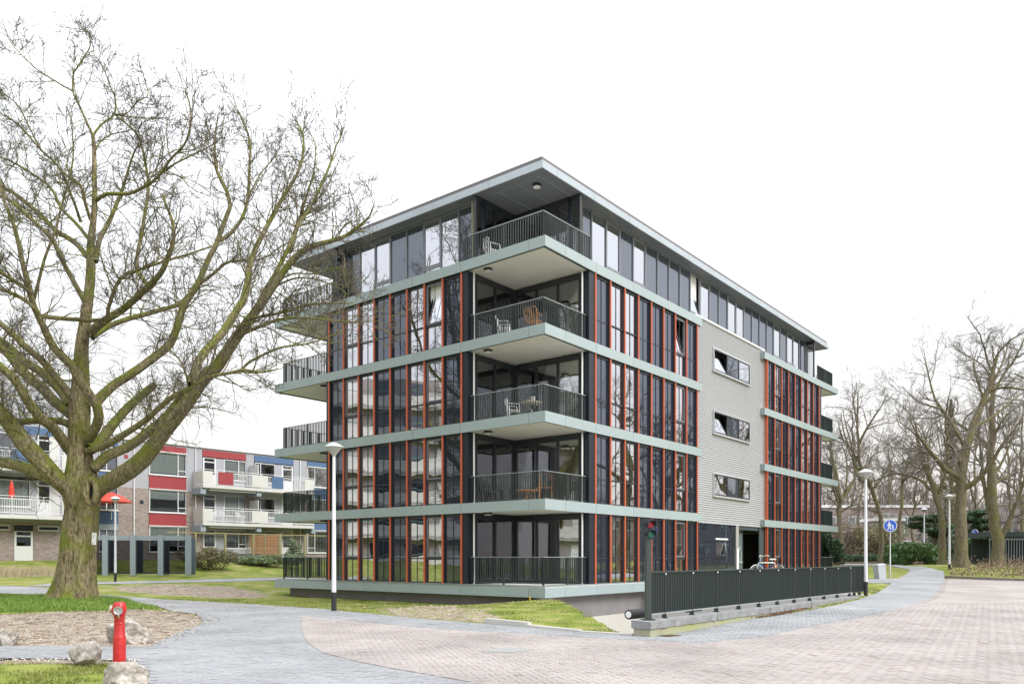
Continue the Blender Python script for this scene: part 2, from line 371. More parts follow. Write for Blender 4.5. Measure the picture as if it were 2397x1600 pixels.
ad = n.new('ShaderNodeMath'); ad.operation = 'ADD'; l.new(mA.outputs[0], ad.inputs[0]); l.new(sa.outputs['Fac'], ad.inputs[1])
st = n.new('ShaderNodeMapRange'); st.inputs[1].default_value = .35; st.inputs[2].default_value = .65; l.new(ad.outputs[0], st.inputs[0])
m1 = n.new('ShaderNodeMix'); m1.data_type = 'RGBA'; l.new(st.outputs[0], m1.inputs[0]); l.new(gr.outputs[0], m1.inputs[6]); l.new(dr.outputs[0], m1.inputs[7])
lt = ramp_(nz_(6, 8).outputs[0], [(.35, (.045, .035, .022)), (.55, (.10, .075, .045)), (.7, (.16, .12, .08))])
m2 = n.new('ShaderNodeMix'); m2.data_type = 'RGBA'; l.new(da.outputs['Fac'], m2.inputs[0]); l.new(m1.outputs[2], m2.inputs[6]); l.new(lt.outputs[0], m2.inputs[7])
l.new(m2.outputs[2], p.inputs['Base Color'])
bb = n.new('ShaderNodeBump'); bb.inputs['Strength'].default_value = .4; bb.inputs['Distance'].default_value = .03; l.new(nz_(14, 8).outputs[0], bb.inputs['Height']); l.new(bb.outputs[0], p.inputs['Normal'])
MATS['ground_cover'] = gm
lawn = inst('ground', np_mesh('ground', np.column_stack([X, Yg, Z]), F, gm, True, {'soil': soil, 'litter': np.clip(dark, 0, 1)})); lawn['kind'] = 'structure'

GREYC = ((.278, .287, .298), (.312, .320, .330)); REDC = ((.335, .292, .275), (.372, .342, .33))
m_grey = paver('grey_paving', *GREYC, (.23, .23, .23), rot=R(20)); m_red = paver('red_paving', *REDC, (.27, .24, .22), rot=R(38))
m_greyb = paver('grey_paver', *GREYC, (.2, .2, .2), attr=True); m_redb = paver('red_brick', *REDC, (.2, .2, .2), attr=True)
pv = sheet('pavement', GREY, 0.004, m_grey)
rd = sheet('road', RED, 0.008, m_red)
fp = sheet('footpath', PATH2, 0.006, m_grey)

# ------------------------------------------------------------------ bricks and pavers, near part built one by one
def herring(poly, rot, ymax, excl=None, border=0.12):
    a = 0.105; c, s = math.cos(rot), math.sin(rot)
    I, J = np.meshgrid(np.arange(-330, 330), np.arange(-40, 330)); I = I.ravel(); J = J.ravel(); d = (I - J) % 4
    outs = []
    for cond, du, dv, ang in ((d == 0, 1.0, .5, 0), (d == 3, .5, 1.0, 1)):
        u = (I[cond] + du) * a; v = (J[cond] + dv) * a; x = u * c - v * s; y = u * s + v * c
        k = (y > 8.4) & (y < ymax) & (np.abs(x) < y * 0.66 + .6)
        x = x[k]; y = y[k]; k = pip(x, y, poly); x = x[k]; y = y[k]; k = pdist(x, y, poly) > border; x = x[k]; y = y[k]
        if excl is not None: k = ~pip(x, y, excl); x = x[k]; y = y[k]; k = pdist(x, y, excl) > 0.08; x = x[k]; y = y[k]
        outs.append(np.column_stack([x, y, np.full(len(x), rot + ang * math.pi / 2)]))
    return np.concatenate(outs)
def border_bricks(poly, ymax, inside=0.105):
    out = []; n = len(poly)
    for i in range(n):
        a = np.array(poly[i]); b = np.array(poly[(i + 1) % n]); L = np.linalg.norm(b - a); t = (b - a) / (L + 1e-9)
        nrm = np.array([-t[1], t[0]])
        m = (a + b) / 2 + nrm * .05
        if not pip(np.array([m[0]]), np.array([m[1]]), poly)[0]: nrm = -nrm
        for k in range(int(L / 0.105)):
            q = a + t * (k + .5) * 0.105 + nrm * inside
            if 8.4 < q[1] < ymax and abs(q[0]) < q[1] * 0.66 + .6: out.append((q[0], q[1], math.atan2(nrm[1], nrm[0])))
    return np.array(out)
def lay(bricks, parent, name, m, top, seed):
    rg = np.random.default_rng(seed); N = len(bricks)
    order = np.argsort(bricks[:, 1] - 0.0 * np.abs(bricks[:, 0])); vis = np.abs(bricks[order, 0]) < bricks[order, 1] * 0.643
    vis &= bricks[order, 1] > 10.05
    pick = order[vis][:300]; rest = np.setdiff1d(np.arange(N), pick)
    hl, hw, h = 0.1025, 0.0505, 0.03
    base = np.array([(-hl, -hw, -h), (hl, -hw, -h), (hl, hw, -h), (-hl, hw, -h), (-hl + .003, -hw + .003, 0), (hl - .003, -hw + .003, 0), (hl - .003, hw - .003, 0), (-hl + .003, hw - .003, 0)])
    fc = np.array([(4, 5, 6, 7), (0, 1, 5, 4), (1, 2, 6, 5), (2, 3, 7, 6), (3, 0, 4, 7)])
    ang = bricks[:, 2] + rg.normal(0, .012, N); z = terrain(bricks[:, 0], bricks[:, 1]) + top + rg.normal(0, .0016, N)
    sl = (terrain(bricks[:, 0], bricks[:, 1] + .5) - terrain(bricks[:, 0], bricks[:, 1] - .5))
    tx, ty = rg.normal(0, .006, N), rg.normal(0, .006, N) + sl
    me = np_mesh(name, base, fc, m)
    for i in pick:
        o = inst(name, me, parent, (bricks[i, 0], bricks[i, 1], z[i])); o.rotation_euler = (tx[i], ty[i] * 0, ang[i])
    b = bricks[rest]; c, s = np.cos(ang[rest]), np.sin(ang[rest])
    bx = base[None, :, 0] * c[:, None] - base[None, :, 1] * s[:, None]; by = base[None, :, 0] * s[:, None] + base[None, :, 1] * c[:, None]
    bz = base[None, :, 2] + z[rest][:, None] + tx[rest][:, None] * bx + ty[rest][:, None] * by
    V = np.stack([bx + b[:, 0:1], by + b[:, 1:2], bz], -1).reshape(-1, 3)
    F = (fc[None] + (np.arange(len(b)) * 8)[:, None, None]).reshape(-1, 4)
    o = inst(name + 's', np_mesh(name + 's', V, F, m, attrs={'tint': np.repeat(rg.random(len(b)), 8)}), parent); o['kind'] = 'stuff'
rb = np.concatenate([herring(RED, R(14), 24), border_bricks(RED, 40)]); lay(rb, rd, 'brick', m_redb, 0.014, 1)
gb = np.concatenate([herring(GREY, R(-20), 22, excl=RED, border=.06)]); lay(gb, pv, 'paver', m_greyb, 0.012, 2)

# ------------------------------------------------------------------ grass blades
def grass(name, polys_in, dens, hmin, hmax, seed, label, cols, ylim=(8.5, 34), excl=()):
    rg = np.random.default_rng(seed); pts = []
    for P_ in polys_in:
        xs = [q[0] for q in P_]; ys = [q[1] for q in P_]; A = (max(xs) - min(xs)) * (max(ys) - min(ys)); N = int(A * dens)
        x = rg.uniform(min(xs), max(xs), N); y = rg.uniform(min(ys), max(ys), N); k = pip(x, y, P_); pts.append(np.column_stack([x[k], y[k]]))
    q = np.concatenate(pts); x, y = q[:, 0], q[:, 1]
    k = (y > ylim[0]) & (y < ylim[1]) & (np.abs(x) < y * .66 + .5) & ~pip(x, y, GREY) & ~pip(x, y, PATH2) & ~pip(x, y, PIT)
    for e_ in excl: k &= ~pip(x, y, e_) | (rg.random(len(x)) < .03)
    clump = np.sin(x * 3.1 + 1.3 * np.sin(y * 1.7)) * np.sin(y * 2.9 + np.sin(x * 2.3)) + rg.normal(0, .5, len(x)); k &= clump > -0.35
    x, y = x[k], y[k]; N = len(x); a = rg.uniform(0, 2 * np.pi, N); h = rg.uniform(hmin, hmax, N) * (1 + .5 * (clump[k] > .6)); w = rg.uniform(.004, .009, N) * (1 + y / 28)
    z = terrain(x, y) - .012; le = rg.normal(0, .5, (N, 2)) * h[:, None]
    V = np.stack([np.column_stack([x - w * np.cos(a), y - w * np.sin(a), z]), np.column_stack([x + w * np.cos(a), y + w * np.sin(a), z]),
                  np.column_stack([x + le[:, 0], y + le[:, 1], z + h])], 1).reshape(-1, 3)
    m = bpy.data.materials.new(name + '_blade'); m.use_nodes = True; nn = m.node_tree.nodes; ll = m.node_tree.links
    pr = nn['Principled BSDF']; pr.inputs['Roughness'].default_value = .8; pr.inputs['Specular IOR Level'].default_value = .15
    aa = nn.new('ShaderNodeAttribute'); aa.attribute_name = 'tint'; cr = nn.new('ShaderNodeValToRGB'); ll.new(aa.outputs['Fac'], cr.inputs[0]); ll.new(cr.outputs[0], pr.inputs['Base Color'])
    cr.color_ramp.elements[0].color = (*cols[0], 1); cr.color_ramp.elements[1].color = (*cols[2], 1); cr.color_ramp.elements.new(.5).color = (*cols[1], 1)
    o = inst(name, np_mesh(name, V, np.arange(N * 3).reshape(-1, 3), m, attrs={'tint': np.repeat(np.clip(rg.normal(.45, .25, N), 0, 1), 3)}))
    tag(o, label, 'grass', kind='stuff'); return o
rect = lambda a, b, c, d: [(a, b), (c, b), (c, d), (a, d)]
grass('lawn_grass', [rect(-24, 17, 14, 34)], 420, .02, .045, 11, 'short mossy lawn grass around the paths and the new building', ((.12, .16, .035), (.20, .24, .06), (.34, .32, .17)), excl=(SAND, WORN, DIRT))
grass('verge_grass', [rect(-8, 8.5, -3.5, 12)], 2600, .015, .04, 12, 'short patchy grass in the lower left corner', ((.11, .15, .03), (.2, .24, .05), (.36, .32, .16)), excl=(EDGE2,))
grass('long_grass', [gpoly([(-60, 1389), (120, 1394), (240, 1398), (330, 1415), (380, 1424), (300, 1428), (150, 1430), (-60, 1436)])], 900, .05, .13, 13, 'longer green grass round the foot of the big tree', ((.09, .18, .03), (.16, .27, .05), (.28, .30, .11)), ylim=(14, 34))
# ------------------------------------------------------------------ the new apartment building (local x along the right facade, y along the left facade)
SX, SY = 32.15, 15.66
m_fascia = mat('sage_metal', (.31, .378, .388), .38, .0, .03, .8, spec=.5, rnd=.035)
m_roofm = mat('roof_metal', (.42, .47, .51), .28, .4, .04, .7)
m_roofcap = mat('roof_cap', (.15, .135, .145), .5)
m_fin = mat('orange_fin', (.55, .118, .050), .5, 0, .08, 3)
m_frame = mat('black_frame', (.026, .031, .04), .35)
m_frame2 = mat('grey_frame', (.20, .21, .24), .35)
m_alu = mat('aluminium', (.55, .56, .57), .35, .3)
m_rail = mat('green_black_steel', (.038, .052, .05), .38)
m_railsheen = mat('rail_sky_sheen', (.33, .37, .37), .35, .2)  # rail steel with the sky's reflection put into its colour as a paler tone
m_soffit = mat('soffit', (.74, .725, .69), .8, 0, .04, 2)
m_soffit2 = mat('roof_soffit', (.17, .18, .21), .45, 0, .03, 2)
m_slab = mat('deck', (.42, .42, .40), .8)
m_trim = mat('dark_trim', (.05, .065, .06), .5)
m_plinth = mat('plinth', (.21, .20, .205), .8, 0, .1, 1.4, .2, 30)
m_conc = mat('pale_concrete', (.50, .485, .45), .85, 0, .08, .8, .3, 25)
m_core = mat('interior_wall', (.62, .58, .52), .9)
m_curt = mat('curtain', (.72, .73, .72), .9, 0, .06, 6, stretch=(8, 8, .2), rnd=.12)
m_curt2 = mat('cream_curtain', (.62, .60, .46), .9, 0, .1, 6, stretch=(8, 8, .2))
m_white = mat('white_paint', (.78, .79, .80), .5)
m_corr = mat('corrugated_metal', (.435, .443, .47), .42, .15, .03, .6)
m_glass = glass('window_glass', (.95, .965, .97), .58, wav=.006)
m_glassd = glass('door_glass', (.96, .965, .95), .24, wav=.003)
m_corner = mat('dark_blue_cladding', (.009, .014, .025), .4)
m_blk = glass('dark_glass', None, .06, (.80, .87, 1.0), .006, 1.75, dark=(.018, .024, .038))
m_blk2 = glass('blue_black_panel', None, .07, (.85, .9, 1.0), .003, 1.75, dark=(.05, .058, .075))

B = empty('apartment_building', (1.13, 27.18, 0), R(51.0), 'five storey apartment block with sage green floor bands, orange fins and glass corner balconies', 'building')
DZ = [.6 + 3 * k for k in range(5)]
# slabs: x along right facade; the bands stop at the corrugated wall
def slab_outline(i=0.0):
    return [(0 + i, 0 + i), (3.33, .08 + i), (12.2, .08 + i), (12.2, .43), (19.84, .43), (19.84, .08 + i), (28.8, .08 + i), (SX - i, 0 + i), (SX - i, SY - i), (0 + i, SY - i), (.05 + i, 11.8), (.05 + i, 3.97)]
for k, z in enumerate(DZ):
    s = MB(); s.prism(slab_outline(.055), z - .34, z - .01, 0)
    if k in (1, 2, 3, 4):
        o_ = slab_outline(.05); i_ = slab_outline(.17)
        for a in range(len(o_)):
            b = (a + 1) % len(o_); s.quad((*o_[a], z - .352), (*i_[a], z - .352), (*i_[b], z - .352), (*o_[b], z - .352), 1)
            s.quad((*i_[a], z - .352), (*i_[a], z - .338), (*i_[b], z - .338), (*i_[b], z - .352), 1)
    s.build('floor_slab', [m_soffit, m_trim], B)
def fascia_run(pts, joints, z0, z1, dep=.05, name='fascia_panel', m=None, gap=.013):
    """pts: polyline in plan, outward normal on the right-hand side when walking; joints: distances"""
    L = [0]
    for a, b in zip(pts, pts[1:]): L.append(L[-1] + math.dist(a, b))
    cuts = sorted(set([0, L[-1]] + [j for j in joints if 0 < j < L[-1]] + [x for x in L[1:-1]]))
    def P_(d):
        for i in range(len(pts) - 1):
            if d <= L[i + 1] + 1e-9:
                t = (d - L[i]) / (L[i + 1] - L[i]); return (pts[i][0] + t * (pts[i+1][0] - pts[i][0]), pts[i][1] + t * (pts[i+1][1] - pts[i][1])), i
    for a, b in zip(cuts, cuts[1:]):
        p0, _ = P_(a + gap / 2); p1, i = P_(b - gap / 2); tx, ty = pts[i+1][0] - pts[i][0], pts[i+1][1] - pts[i][1]; q = math.hypot(tx, ty); tx /= q; ty /= q
        nx, ny = -ty, tx      # inward
        mbb = MB(); ml = math.dist(p0, p1)
        mbb.prism([(0, 0), (ml, 0), (ml, dep), (0, dep)], z0, z1)
        o = mbb.build(name, m or m_fascia, B, (p0[0], p0[1], 0), (0, 0, math.atan2(ty, tx)))
for k, z in enumerate(DZ):
    zt, zb = (z - .055, z - .40) if k == 0 else (z, z - .37)
    # left facade: walk from far end to the corner so that the inside is on the left (-> +x)
    fascia_run([(0, SY), (.05, 11.8), (.05, 3.97), (0, 0)], [SY - 15.1, SY - 12.2, SY - 9.4, SY - 6.53, SY - .72], zt, zb)
    if k == 0:
        fascia_run([(0, 0), (3.33, .08), (12.24, .08)], [1.24, 6.06, 8.98], zt, zb)
        fascia_run([(20.0, .08), (28.8, .08), (SX, 0)], [22.9, 25.8], zt, zb)
    else:
        fascia_run([(0, 0), (3.33, .08), (12.24, .08)], [1.24, 6.06, 8.98], zt, zb)
        fascia_run([(19.8, .08), (28.8, .08), (SX, 0)], [3.1, 6.0], zt, zb)
        MB().box(19.8, .135, zb, 19.85, .30, zt).build('fascia_end', m_fascia, B)
        MB().box(12.19, .135, zb, 12.24, .30, zt).build('fascia_end', m_fascia, B)
    fascia_run([(SX, 0), (SX, SY)], [3, 6, 9, 12], zt, zb)
    fascia_run([(SX, SY), (0, SY)], [6, 12, 18, 24], zt, zb)
MB().prism([(.02, .02), (3.33, .10), (12.2, .10), (12.2, .6), (.6, .6), (.6, SY - .02), (.02, SY - .02)], .592, .602).build('deck_edge', m_fascia, B)
# plinth / basement
MB().prism([(.5, .5), (SX - .5, .5), (SX - .5, SY - .5), (.5, SY - .5)], -.66, .24).build('plinth', m_plinth, B)
MB().prism([(.42, .44), (10, .44), (10, 1.2), (.42, 1.2)], -3.4, -.662).build('basement_wall', m_conc, B)
MB().prism([(.55, .55), (SX - .55, .55), (SX - .55, SY - .55), (.55, SY - .55)], -3.4, -.67).build('basement', m_plinth, B)
# core
MB().prism([(4.3, 5.0), (SX - 4.3, 5.0), (SX - 4.3, SY - 5.0), (4.3, SY - 5.0)], .65, 15.2).build('inner_core', m_core, B)

# bays --------------------------------------------------------------------------------
HB = 2.62
_bay = {}
def bay_meshes(w, kind, H, pent=False, tr=None):
    key = (w, kind, H, pent)
    if key in _bay: return _bay[key]
    g = .03; f = MB(); d0, d1 = (.03, .19) if not pent else (.0, .10); t = tr if tr else .95
    mw = .055 if not pent else .028
    f.box(0, d0, 0, mw, d1, H); f.box(w - mw, d0, 0, w, d1, H); f.box(mw, d0 + .03, H - .09, w - mw, d1, H); f.box(mw, d0 + .03, 0, w - mw, d1, .05)
    pz = d0 + .07 if not pent else .045
    panes = []
    if kind == 'solid' and pent: panes = [(mw, .05, w - mw, H - .09)]
    elif kind == 'full' and pent: panes = [(mw, .05, w - mw, H - .09)]
    else:
        th = .05 if kind != 'vent' else .11
        f.box(mw, d0 + (.055 if kind == 'solid' else .02), t - th / 2, w - mw, d1, t + th / 2)
        panes = [(mw, .05, w - mw, t - th / 2), (mw, t + th / 2, w - mw, H - .09)]
        if kind == 'vent':
            a0 = t + th / 2; s_ = .05
            f.box(mw, pz - .03, a0, mw + s_, pz + .03, H - .09, 1); f.box(w - mw - s_, pz - .03, a0, w - mw, pz + .03, H - .09, 1)
            f.box(mw + s_, pz - .03, H - .14, w - mw - s_, pz + .03, H - .09, 1); f.box(mw + s_, pz - .03, a0, w - mw - s_, pz + .03, a0 + s_, 1)
    if not pent: f.box(w / 2 - .008, pz - .02, .05, w / 2 + .008, pz - .004, H - .09)
    fm = f.mesh('window_frame', [m_frame if not pent else m_frame2, m_frame2])
    pm = []
    gm_ = {'solid': m_blk2 if pent else m_blk}.get(kind, m_glass)
    for (x0, z0, x1, z1) in panes:
        pm.append(MB().box(x0, pz, z0, x1, pz + .012, z1).mesh('pane', gm_))
    _bay[key] = (fm, pm); return _bay[key]
def curtain_mesh(w, h, m, seed):
    rg = random.Random(seed); n_ = max(6, int(w / .035)); V = []; 
    for i in range(n_ + 1):
        x = w * i / n_; y = .025 * math.sin(i * 1.9 + rg.random()) + .01 * rg.random(); V.append((x, y, 0)); V.append((x, y * .7, h))
    F_ = [(2 * i, 2 * i + 2, 2 * i + 3, 2 * i + 1) for i in range(n_)]
    me = bpy.data.meshes.new('curtain'); me.from_pydata(V, [], F_); me.materials.append(m); me.shade_smooth(); return me
CUR = [curtain_mesh(.86, 2.5, m_curt, 1), curtain_mesh(.4, 2.5, m_curt, 2), curtain_mesh(.86, 1.5, m_curt, 3), curtain_mesh(.9, 2.5, m_curt2, 4)]
def put_bay(loc, rz, w, kind, H, pent=False, tr=None, opened=False, cur=0):
    fm, pm = bay_meshes(w, kind, H, pent, tr)
    name = 'cladding_panel' if kind == 'solid' else 'window'
    o = inst(name, fm, B, loc, (0, 0, rz))
    for i, q in enumerate(pm):
        c = inst('pane', q, o)
        if opened and i == len(pm) - 1:
            t = (tr or .95) + .05; c.rotation_euler = (R(-9), 0, 0); c.location = (0, t * math.sin(R(-9)) * -1 * -1 + .02, t * (1 - math.cos(R(9)))); 
            c.location = Vector((0, 0, t)) - Matrix.Rotation(R(-9), 3, 'X') @ Vector((0, 0, t)); c['label'] = 'tilted open window pane'
    if kind != 'solid' and cur is not None:
        me = CUR[cur]; y = (.26 if not pent else .16)
        inst('curtain', me, o, (w * .5 - .43 if cur != 1 else random.choice([.06, w - .46]), y, .06 if cur != 2 else 1.06))
    return o
LW, RW, FW = (11.79 - 3.97) / 8, (11.83 - 3.33) / 8, (28.75 - 20.29) / 8
LK = ['solid', 'vent', 'fixed', 'solid', 'solid', 'fixed', 'vent', 'solid']
RK = ['solid', 'fixed', 'fixed', 'solid', 'solid', 'solid', 'vent', 'solid']
FK = RK[::-1]
rc = random.Random(5)
for k in range(4):
    z = DZ[k]
    for i in range(8):
        op = (k == 3 and i == 1)
        put_bay((.10, 3.97 + LW * (i + 1), z), R(-90), LW, LK[i], HB, opened=op, cur=rc.choice([0, 0, 1, 3, 2, None]))
        put_bay((3.33 + RW * i, .12, z), 0, RW, RK[i], HB, opened=(k == 3 and i == 6), cur=rc.choice([0, 0, 1, 2, None]))
        put_bay((20.29 + FW * i, .12, z), 0, FW, FK[i], HB, cur=rc.choice([0, 1, 2, None]))
finL = MB().prism([(-.034, 0), (.034, 0), (.03, .155), (-.03, .155)], 0, HB).mesh('fin', m_fin)
for k in range(4):
    for i in range(9):
        inst('fin', finL, B, (.08, 3.97 + LW * i, DZ[k]), (0, 0, R(-90)))
        inst('fin', finL, B, (3.33 + RW * i, .105, DZ[k])); inst('fin', finL, B, (20.29 + FW * i, .105, DZ[k]))
# penthouse
PH = 2.60; PX, PY = 1.0, .97
seqL = [('solid', 0), ('full', 0), ('split', 0), ('solid', 0), ('solid', 0), ('split', 0), ('full', 0), ('solid', 0)]
for i, (kd, _) in enumerate(seqL):
    put_bay((PX, 3.97 + LW * (i + 1), 12.6), R(-90), LW, 'vent' if kd == 'split' else kd, PH, True, .62, cur=0 if kd != 'solid' else None)
seqR = 'D F S D S D D D D O S D D S S D D D D S D S F D'.split(); w24 = (28.75 - 3.33) / 24
for i, c in enumerate(seqR):
    kd = {'D': 'solid', 'F': 'full', 'S': 'vent', 'O': 'vent'}[c]
    put_bay((3.33 + w24 * i, PY, 12.6), 0, w24, kd, PH, True, .62, opened=(c == 'O'), cur=0 if kd != 'solid' else None)
# top walls closing head of penthouse, back walls
wall = MB()
for (a, b, c, d) in ((3.6, SY - .5, SX - 3.4, SY - .3), (SX - .5, 4.0, SX - .3, SY - 4.0)):
    for k in range(5): MB().box(a, b, DZ[k], c, d, DZ[k] + 2.62).build('rear_wall', m_blk2, B)

# recessed balconies at three corners ---------------------------------------------------
def door_wall(L, H, n_, name='balcony_door'):
    """glazed wall along +x, outside at -y; returns frame mesh and pane meshes"""
    f = MB(); fr = .07; f.box(0, 0, H - .20, L, .12, H); f.box(0, 0, 0, L, .12, .08); f.box(0, 0, .08, fr, .12, H - .20); f.box(L - fr, 0, .08, L, .12, H - .2)
    w = (L - fr) / n_; ps = []
    for i in range(n_):
        x0 = fr + i * w; x1 = x0 + w - fr
        if i < n_ - 1: f.box(x1, 0, .08, x1 + fr, .12, H - .2)
        ps.append(MB().box(x0, .05, .08, x1, .062, H - .2).mesh('pane', m_glassd))
    return f.mesh(name, m_frame), ps
DW1 = door_wall(2.30, HB, 2); DW2 = door_wall(3.12, HB, 3)
def recess(cx, cy, sx_, sy_, top):
    """corner (cx,cy), sx_/sy_ = inward direction signs"""
    for k in range(5):
        z = DZ[k]; o1 = .58 if k < 4 else 1.0
        # wall parallel to x (at y = 3.67) and wall parallel to y (at x = 2.92)
        for (nm, DW, loc, rot) in (('balcony_door', DW1, (cx + sx_ * .60, cy + sy_ * 3.67, z), 0), ('balcony_door', DW2, (cx + sx_ * 2.92, cy + sy_ * .55, z), 90)):
            Lw = 2.30 if rot == 0 else 3.12
            if rot == 0:
                l_ = (loc[0] if sx_ > 0 else loc[0] - Lw, loc[1] if sy_ > 0 else loc[1], z); rz = 0
                if sy_ < 0: l_ = (l_[0] + Lw, l_[1], z); rz = R(180)
            else:
                # outside faces -x for sx_>0 : rotate -90 => (u,w)->(w,-u)
                if sx_ > 0: rz = R(-90); l_ = (loc[0], (loc[1] + Lw) if sy_ > 0 else loc[1], z)
                else: rz = R(90); l_ = (loc[0], loc[1] if sy_ > 0 else loc[1] - Lw, z)
            o = inst(nm, DW[0], B, l_, (0, 0, rz))
            for q in DW[1]: inst('pane', q, o)
            if (cx, cy) == (0, 0):
                inst('curtain', CUR[3], o, (.12 if rot == 0 else Lw - 1.0 + .0, .35, .06)) if (k + rot) % 4 in (1, 2, 0) else None
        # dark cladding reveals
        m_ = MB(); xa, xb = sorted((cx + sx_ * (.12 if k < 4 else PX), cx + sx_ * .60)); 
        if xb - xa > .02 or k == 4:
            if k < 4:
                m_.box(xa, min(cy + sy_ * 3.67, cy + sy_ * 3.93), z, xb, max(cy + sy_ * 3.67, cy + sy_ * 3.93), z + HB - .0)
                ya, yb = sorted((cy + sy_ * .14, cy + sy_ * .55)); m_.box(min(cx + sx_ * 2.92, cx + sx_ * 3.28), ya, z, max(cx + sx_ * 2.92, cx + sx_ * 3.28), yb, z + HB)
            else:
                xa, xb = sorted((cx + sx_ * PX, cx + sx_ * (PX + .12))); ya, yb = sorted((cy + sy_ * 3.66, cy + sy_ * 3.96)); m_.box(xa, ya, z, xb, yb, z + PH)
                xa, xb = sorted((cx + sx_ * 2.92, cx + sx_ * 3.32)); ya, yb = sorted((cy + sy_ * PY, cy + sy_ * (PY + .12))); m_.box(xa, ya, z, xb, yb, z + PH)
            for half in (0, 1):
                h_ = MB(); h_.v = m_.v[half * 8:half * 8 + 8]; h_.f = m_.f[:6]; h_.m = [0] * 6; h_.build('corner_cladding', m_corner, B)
        if k < 4:
            for (px_, py_) in ((.35, 3.56), (2.82, .38)):
                MB().tube([(cx + sx_ * px_, cy + sy_ * py_, z), (cx + sx_ * px_, cy + sy_ * py_, z + HB)], .035, 10).build('downpipe', m_white, B, smooth=True)
        # ceiling lamp
        (lx, ly) = (.50, 3.0) if k < 4 else (1.36, 1.39)
        zz = z + (2.63 if k < 4 else 2.60) + (.03 if k < 4 else 0)
        lm = MB(); lm.lathe([(.15, -.09), (.16, -.08), (.16, 0)], 20, 0); lm.lathe([(.10, -.115), (.135, -.105), (.14, -.088)], 20, 1)
        lm.build('ceiling_lamp', [m_frame, m_white], B, (cx + sx_ * lx, cy + sy_ * ly, zz), smooth=True)
recess(0, 0, 1, 1, True); recess(0, SY, 1, -1, True); recess(SX, 0, -1, 1, True)

# roof -----------------------------------------------------------------------------------
rz0, rz1 = 15.20, 15.47
def rect_out(i): return [(.45 + i, .45 + i), (SX - .45 - i, .45 + i), (SX - .45 - i, SY - .45 - i), (.45 + i, SY - .45 - i)]
MB().prism(rect_out(.06), rz0 + .012, rz1 - .01, 0).build('roof', m_soffit2, B)
fascia_run([(.45, SY - .45), (.45, .45), (SX - .45, .45)], [SY - .9 - x for x in (2.5, 5.4, 8.3, 11.2, 14.0)] + [SY - .9 + x for x in (.9, 3.3, 5.9, 8.5, 11.2, 13.8, 16.6, 19.4, 22.2, 25, 27.8)], rz0, rz1, .05, 'roof_edge', m_roofm)
fascia_run([(SX - .45, .45), (SX - .45, SY - .45), (.45, SY - .45)], [4, 8, 12, 18, 24, 30], rz0, rz1, .05, 'roof_edge', m_roofm)
cp = MB()
i0, i1 = rect_out(.10), rect_out(.25)
for a in range(4):
    b = (a + 1) % 4; cp.poly([(*i0[a], rz1 + .19), (*i0[b], rz1 + .19), (*i1[b], rz1 + .19), (*i1[a], rz1 + .19)]); cp.poly([(*i0[a], rz1 - .01), (*i0[b], rz1 - .01), (*i0[b], rz1 + .19), (*i0[a], rz1 + .19)])
cp.build('roof_upstand', m_roofcap, B)
MB().prism(rect_out(.24), rz1 - .005, rz1 + .04).build('roof_cover', m_roofcap, B)
MB().box(.40, 3.9, 12.601, .44, 11.9, 12.70).build('ledge_profile', m_frame, B); MB().box(3.3, .38, 12.601, 28.8, .42, 12.70).build('ledge_profile', m_frame, B)
# soffit joints (pale beads)
sj = MB(); z = rz0 + .004
def bead(a, b): sj.bar((*a, z), (*b, z), .025, .018)
bead((.95, .95), (.95, SY - .95)); bead((.95, .95), (SX - .95, .95)); bead((SX - .95, .95), (SX - .95, SY - .95))
for y_ in (1.95, 2.85): bead((1.0, y_), (2.9, y_))
sj.build('soffit_bead', m_roofm, B)

# railings --------------------------------------------------------------------------------
bal = MB().box(-.005, -.024, .06, .005, .024, .99).mesh('baluster', m_rail)
def rail_run(par, a, b, z, individually, other):
    a = Vector(a); b = Vector(b); L = (b - a).length; t = (b - a) / L; ang = math.atan2(t.y, t.x); n_ = round(L / .11)
    for i in range(1, n_):
        q = a + t * (L * i / n_)
        if individually: inst('baluster', bal, par, (q.x, q.y, z), (0, 0, ang))
        else:
            c, s = math.cos(ang), math.sin(ang); k = len(other.v)
            for v in ((-.005, -.024, .06), (.005, -.024, .06), (.005, .024, .06), (-.005, .024, .06), (-.005, -.024, .99), (.005, -.024, .99), (.005, .024, .99), (-.005, .024, .99)):
                other.v.append((q.x + v[0] * c - v[1] * s, q.y + v[0] * s + v[1] * c, z + v[2]))
            other.f += [(k, k+1, k+5, k+4), (k+1, k+2, k+6, k+5), (k+2, k+3, k+7, k+6), (k+3, k, k+4, k+7)]; other.m += [0] * 4
def railing(pts, z, indiv):
    f = MB()
    for a, b in zip(pts, pts[1:]):
        f.bar((*a, z + 1.0), (*b, z + 1.0), .055, .02, 1); f.bar((*a, z + .07), (*b, z + .07), .05, .015)
        n_ = 2 if math.dist(a, b) > 2.5 else 1
        for i in range(n_ + 1):
            t = i / n_; q = (a[0] + t * (b[0] - a[0]), a[1] + t * (b[1] - a[1])); f.box(q[0] - .025, q[1] - .025, z + .0, q[0] + .025, q[1] + .025, z + .99)
            f.box(q[0] - .05, q[1] - .05, z - .002, q[0] + .05, q[1] + .05, z + .012)
    o = f.build('balcony_railing', [m_rail, m_railsheen], B); other = MB()
    for a, b in zip(pts, pts[1:]): rail_run(o, a, b, z, indiv, other)
    if not indiv: other.build('balusters', m_rail, o, kind='stuff')
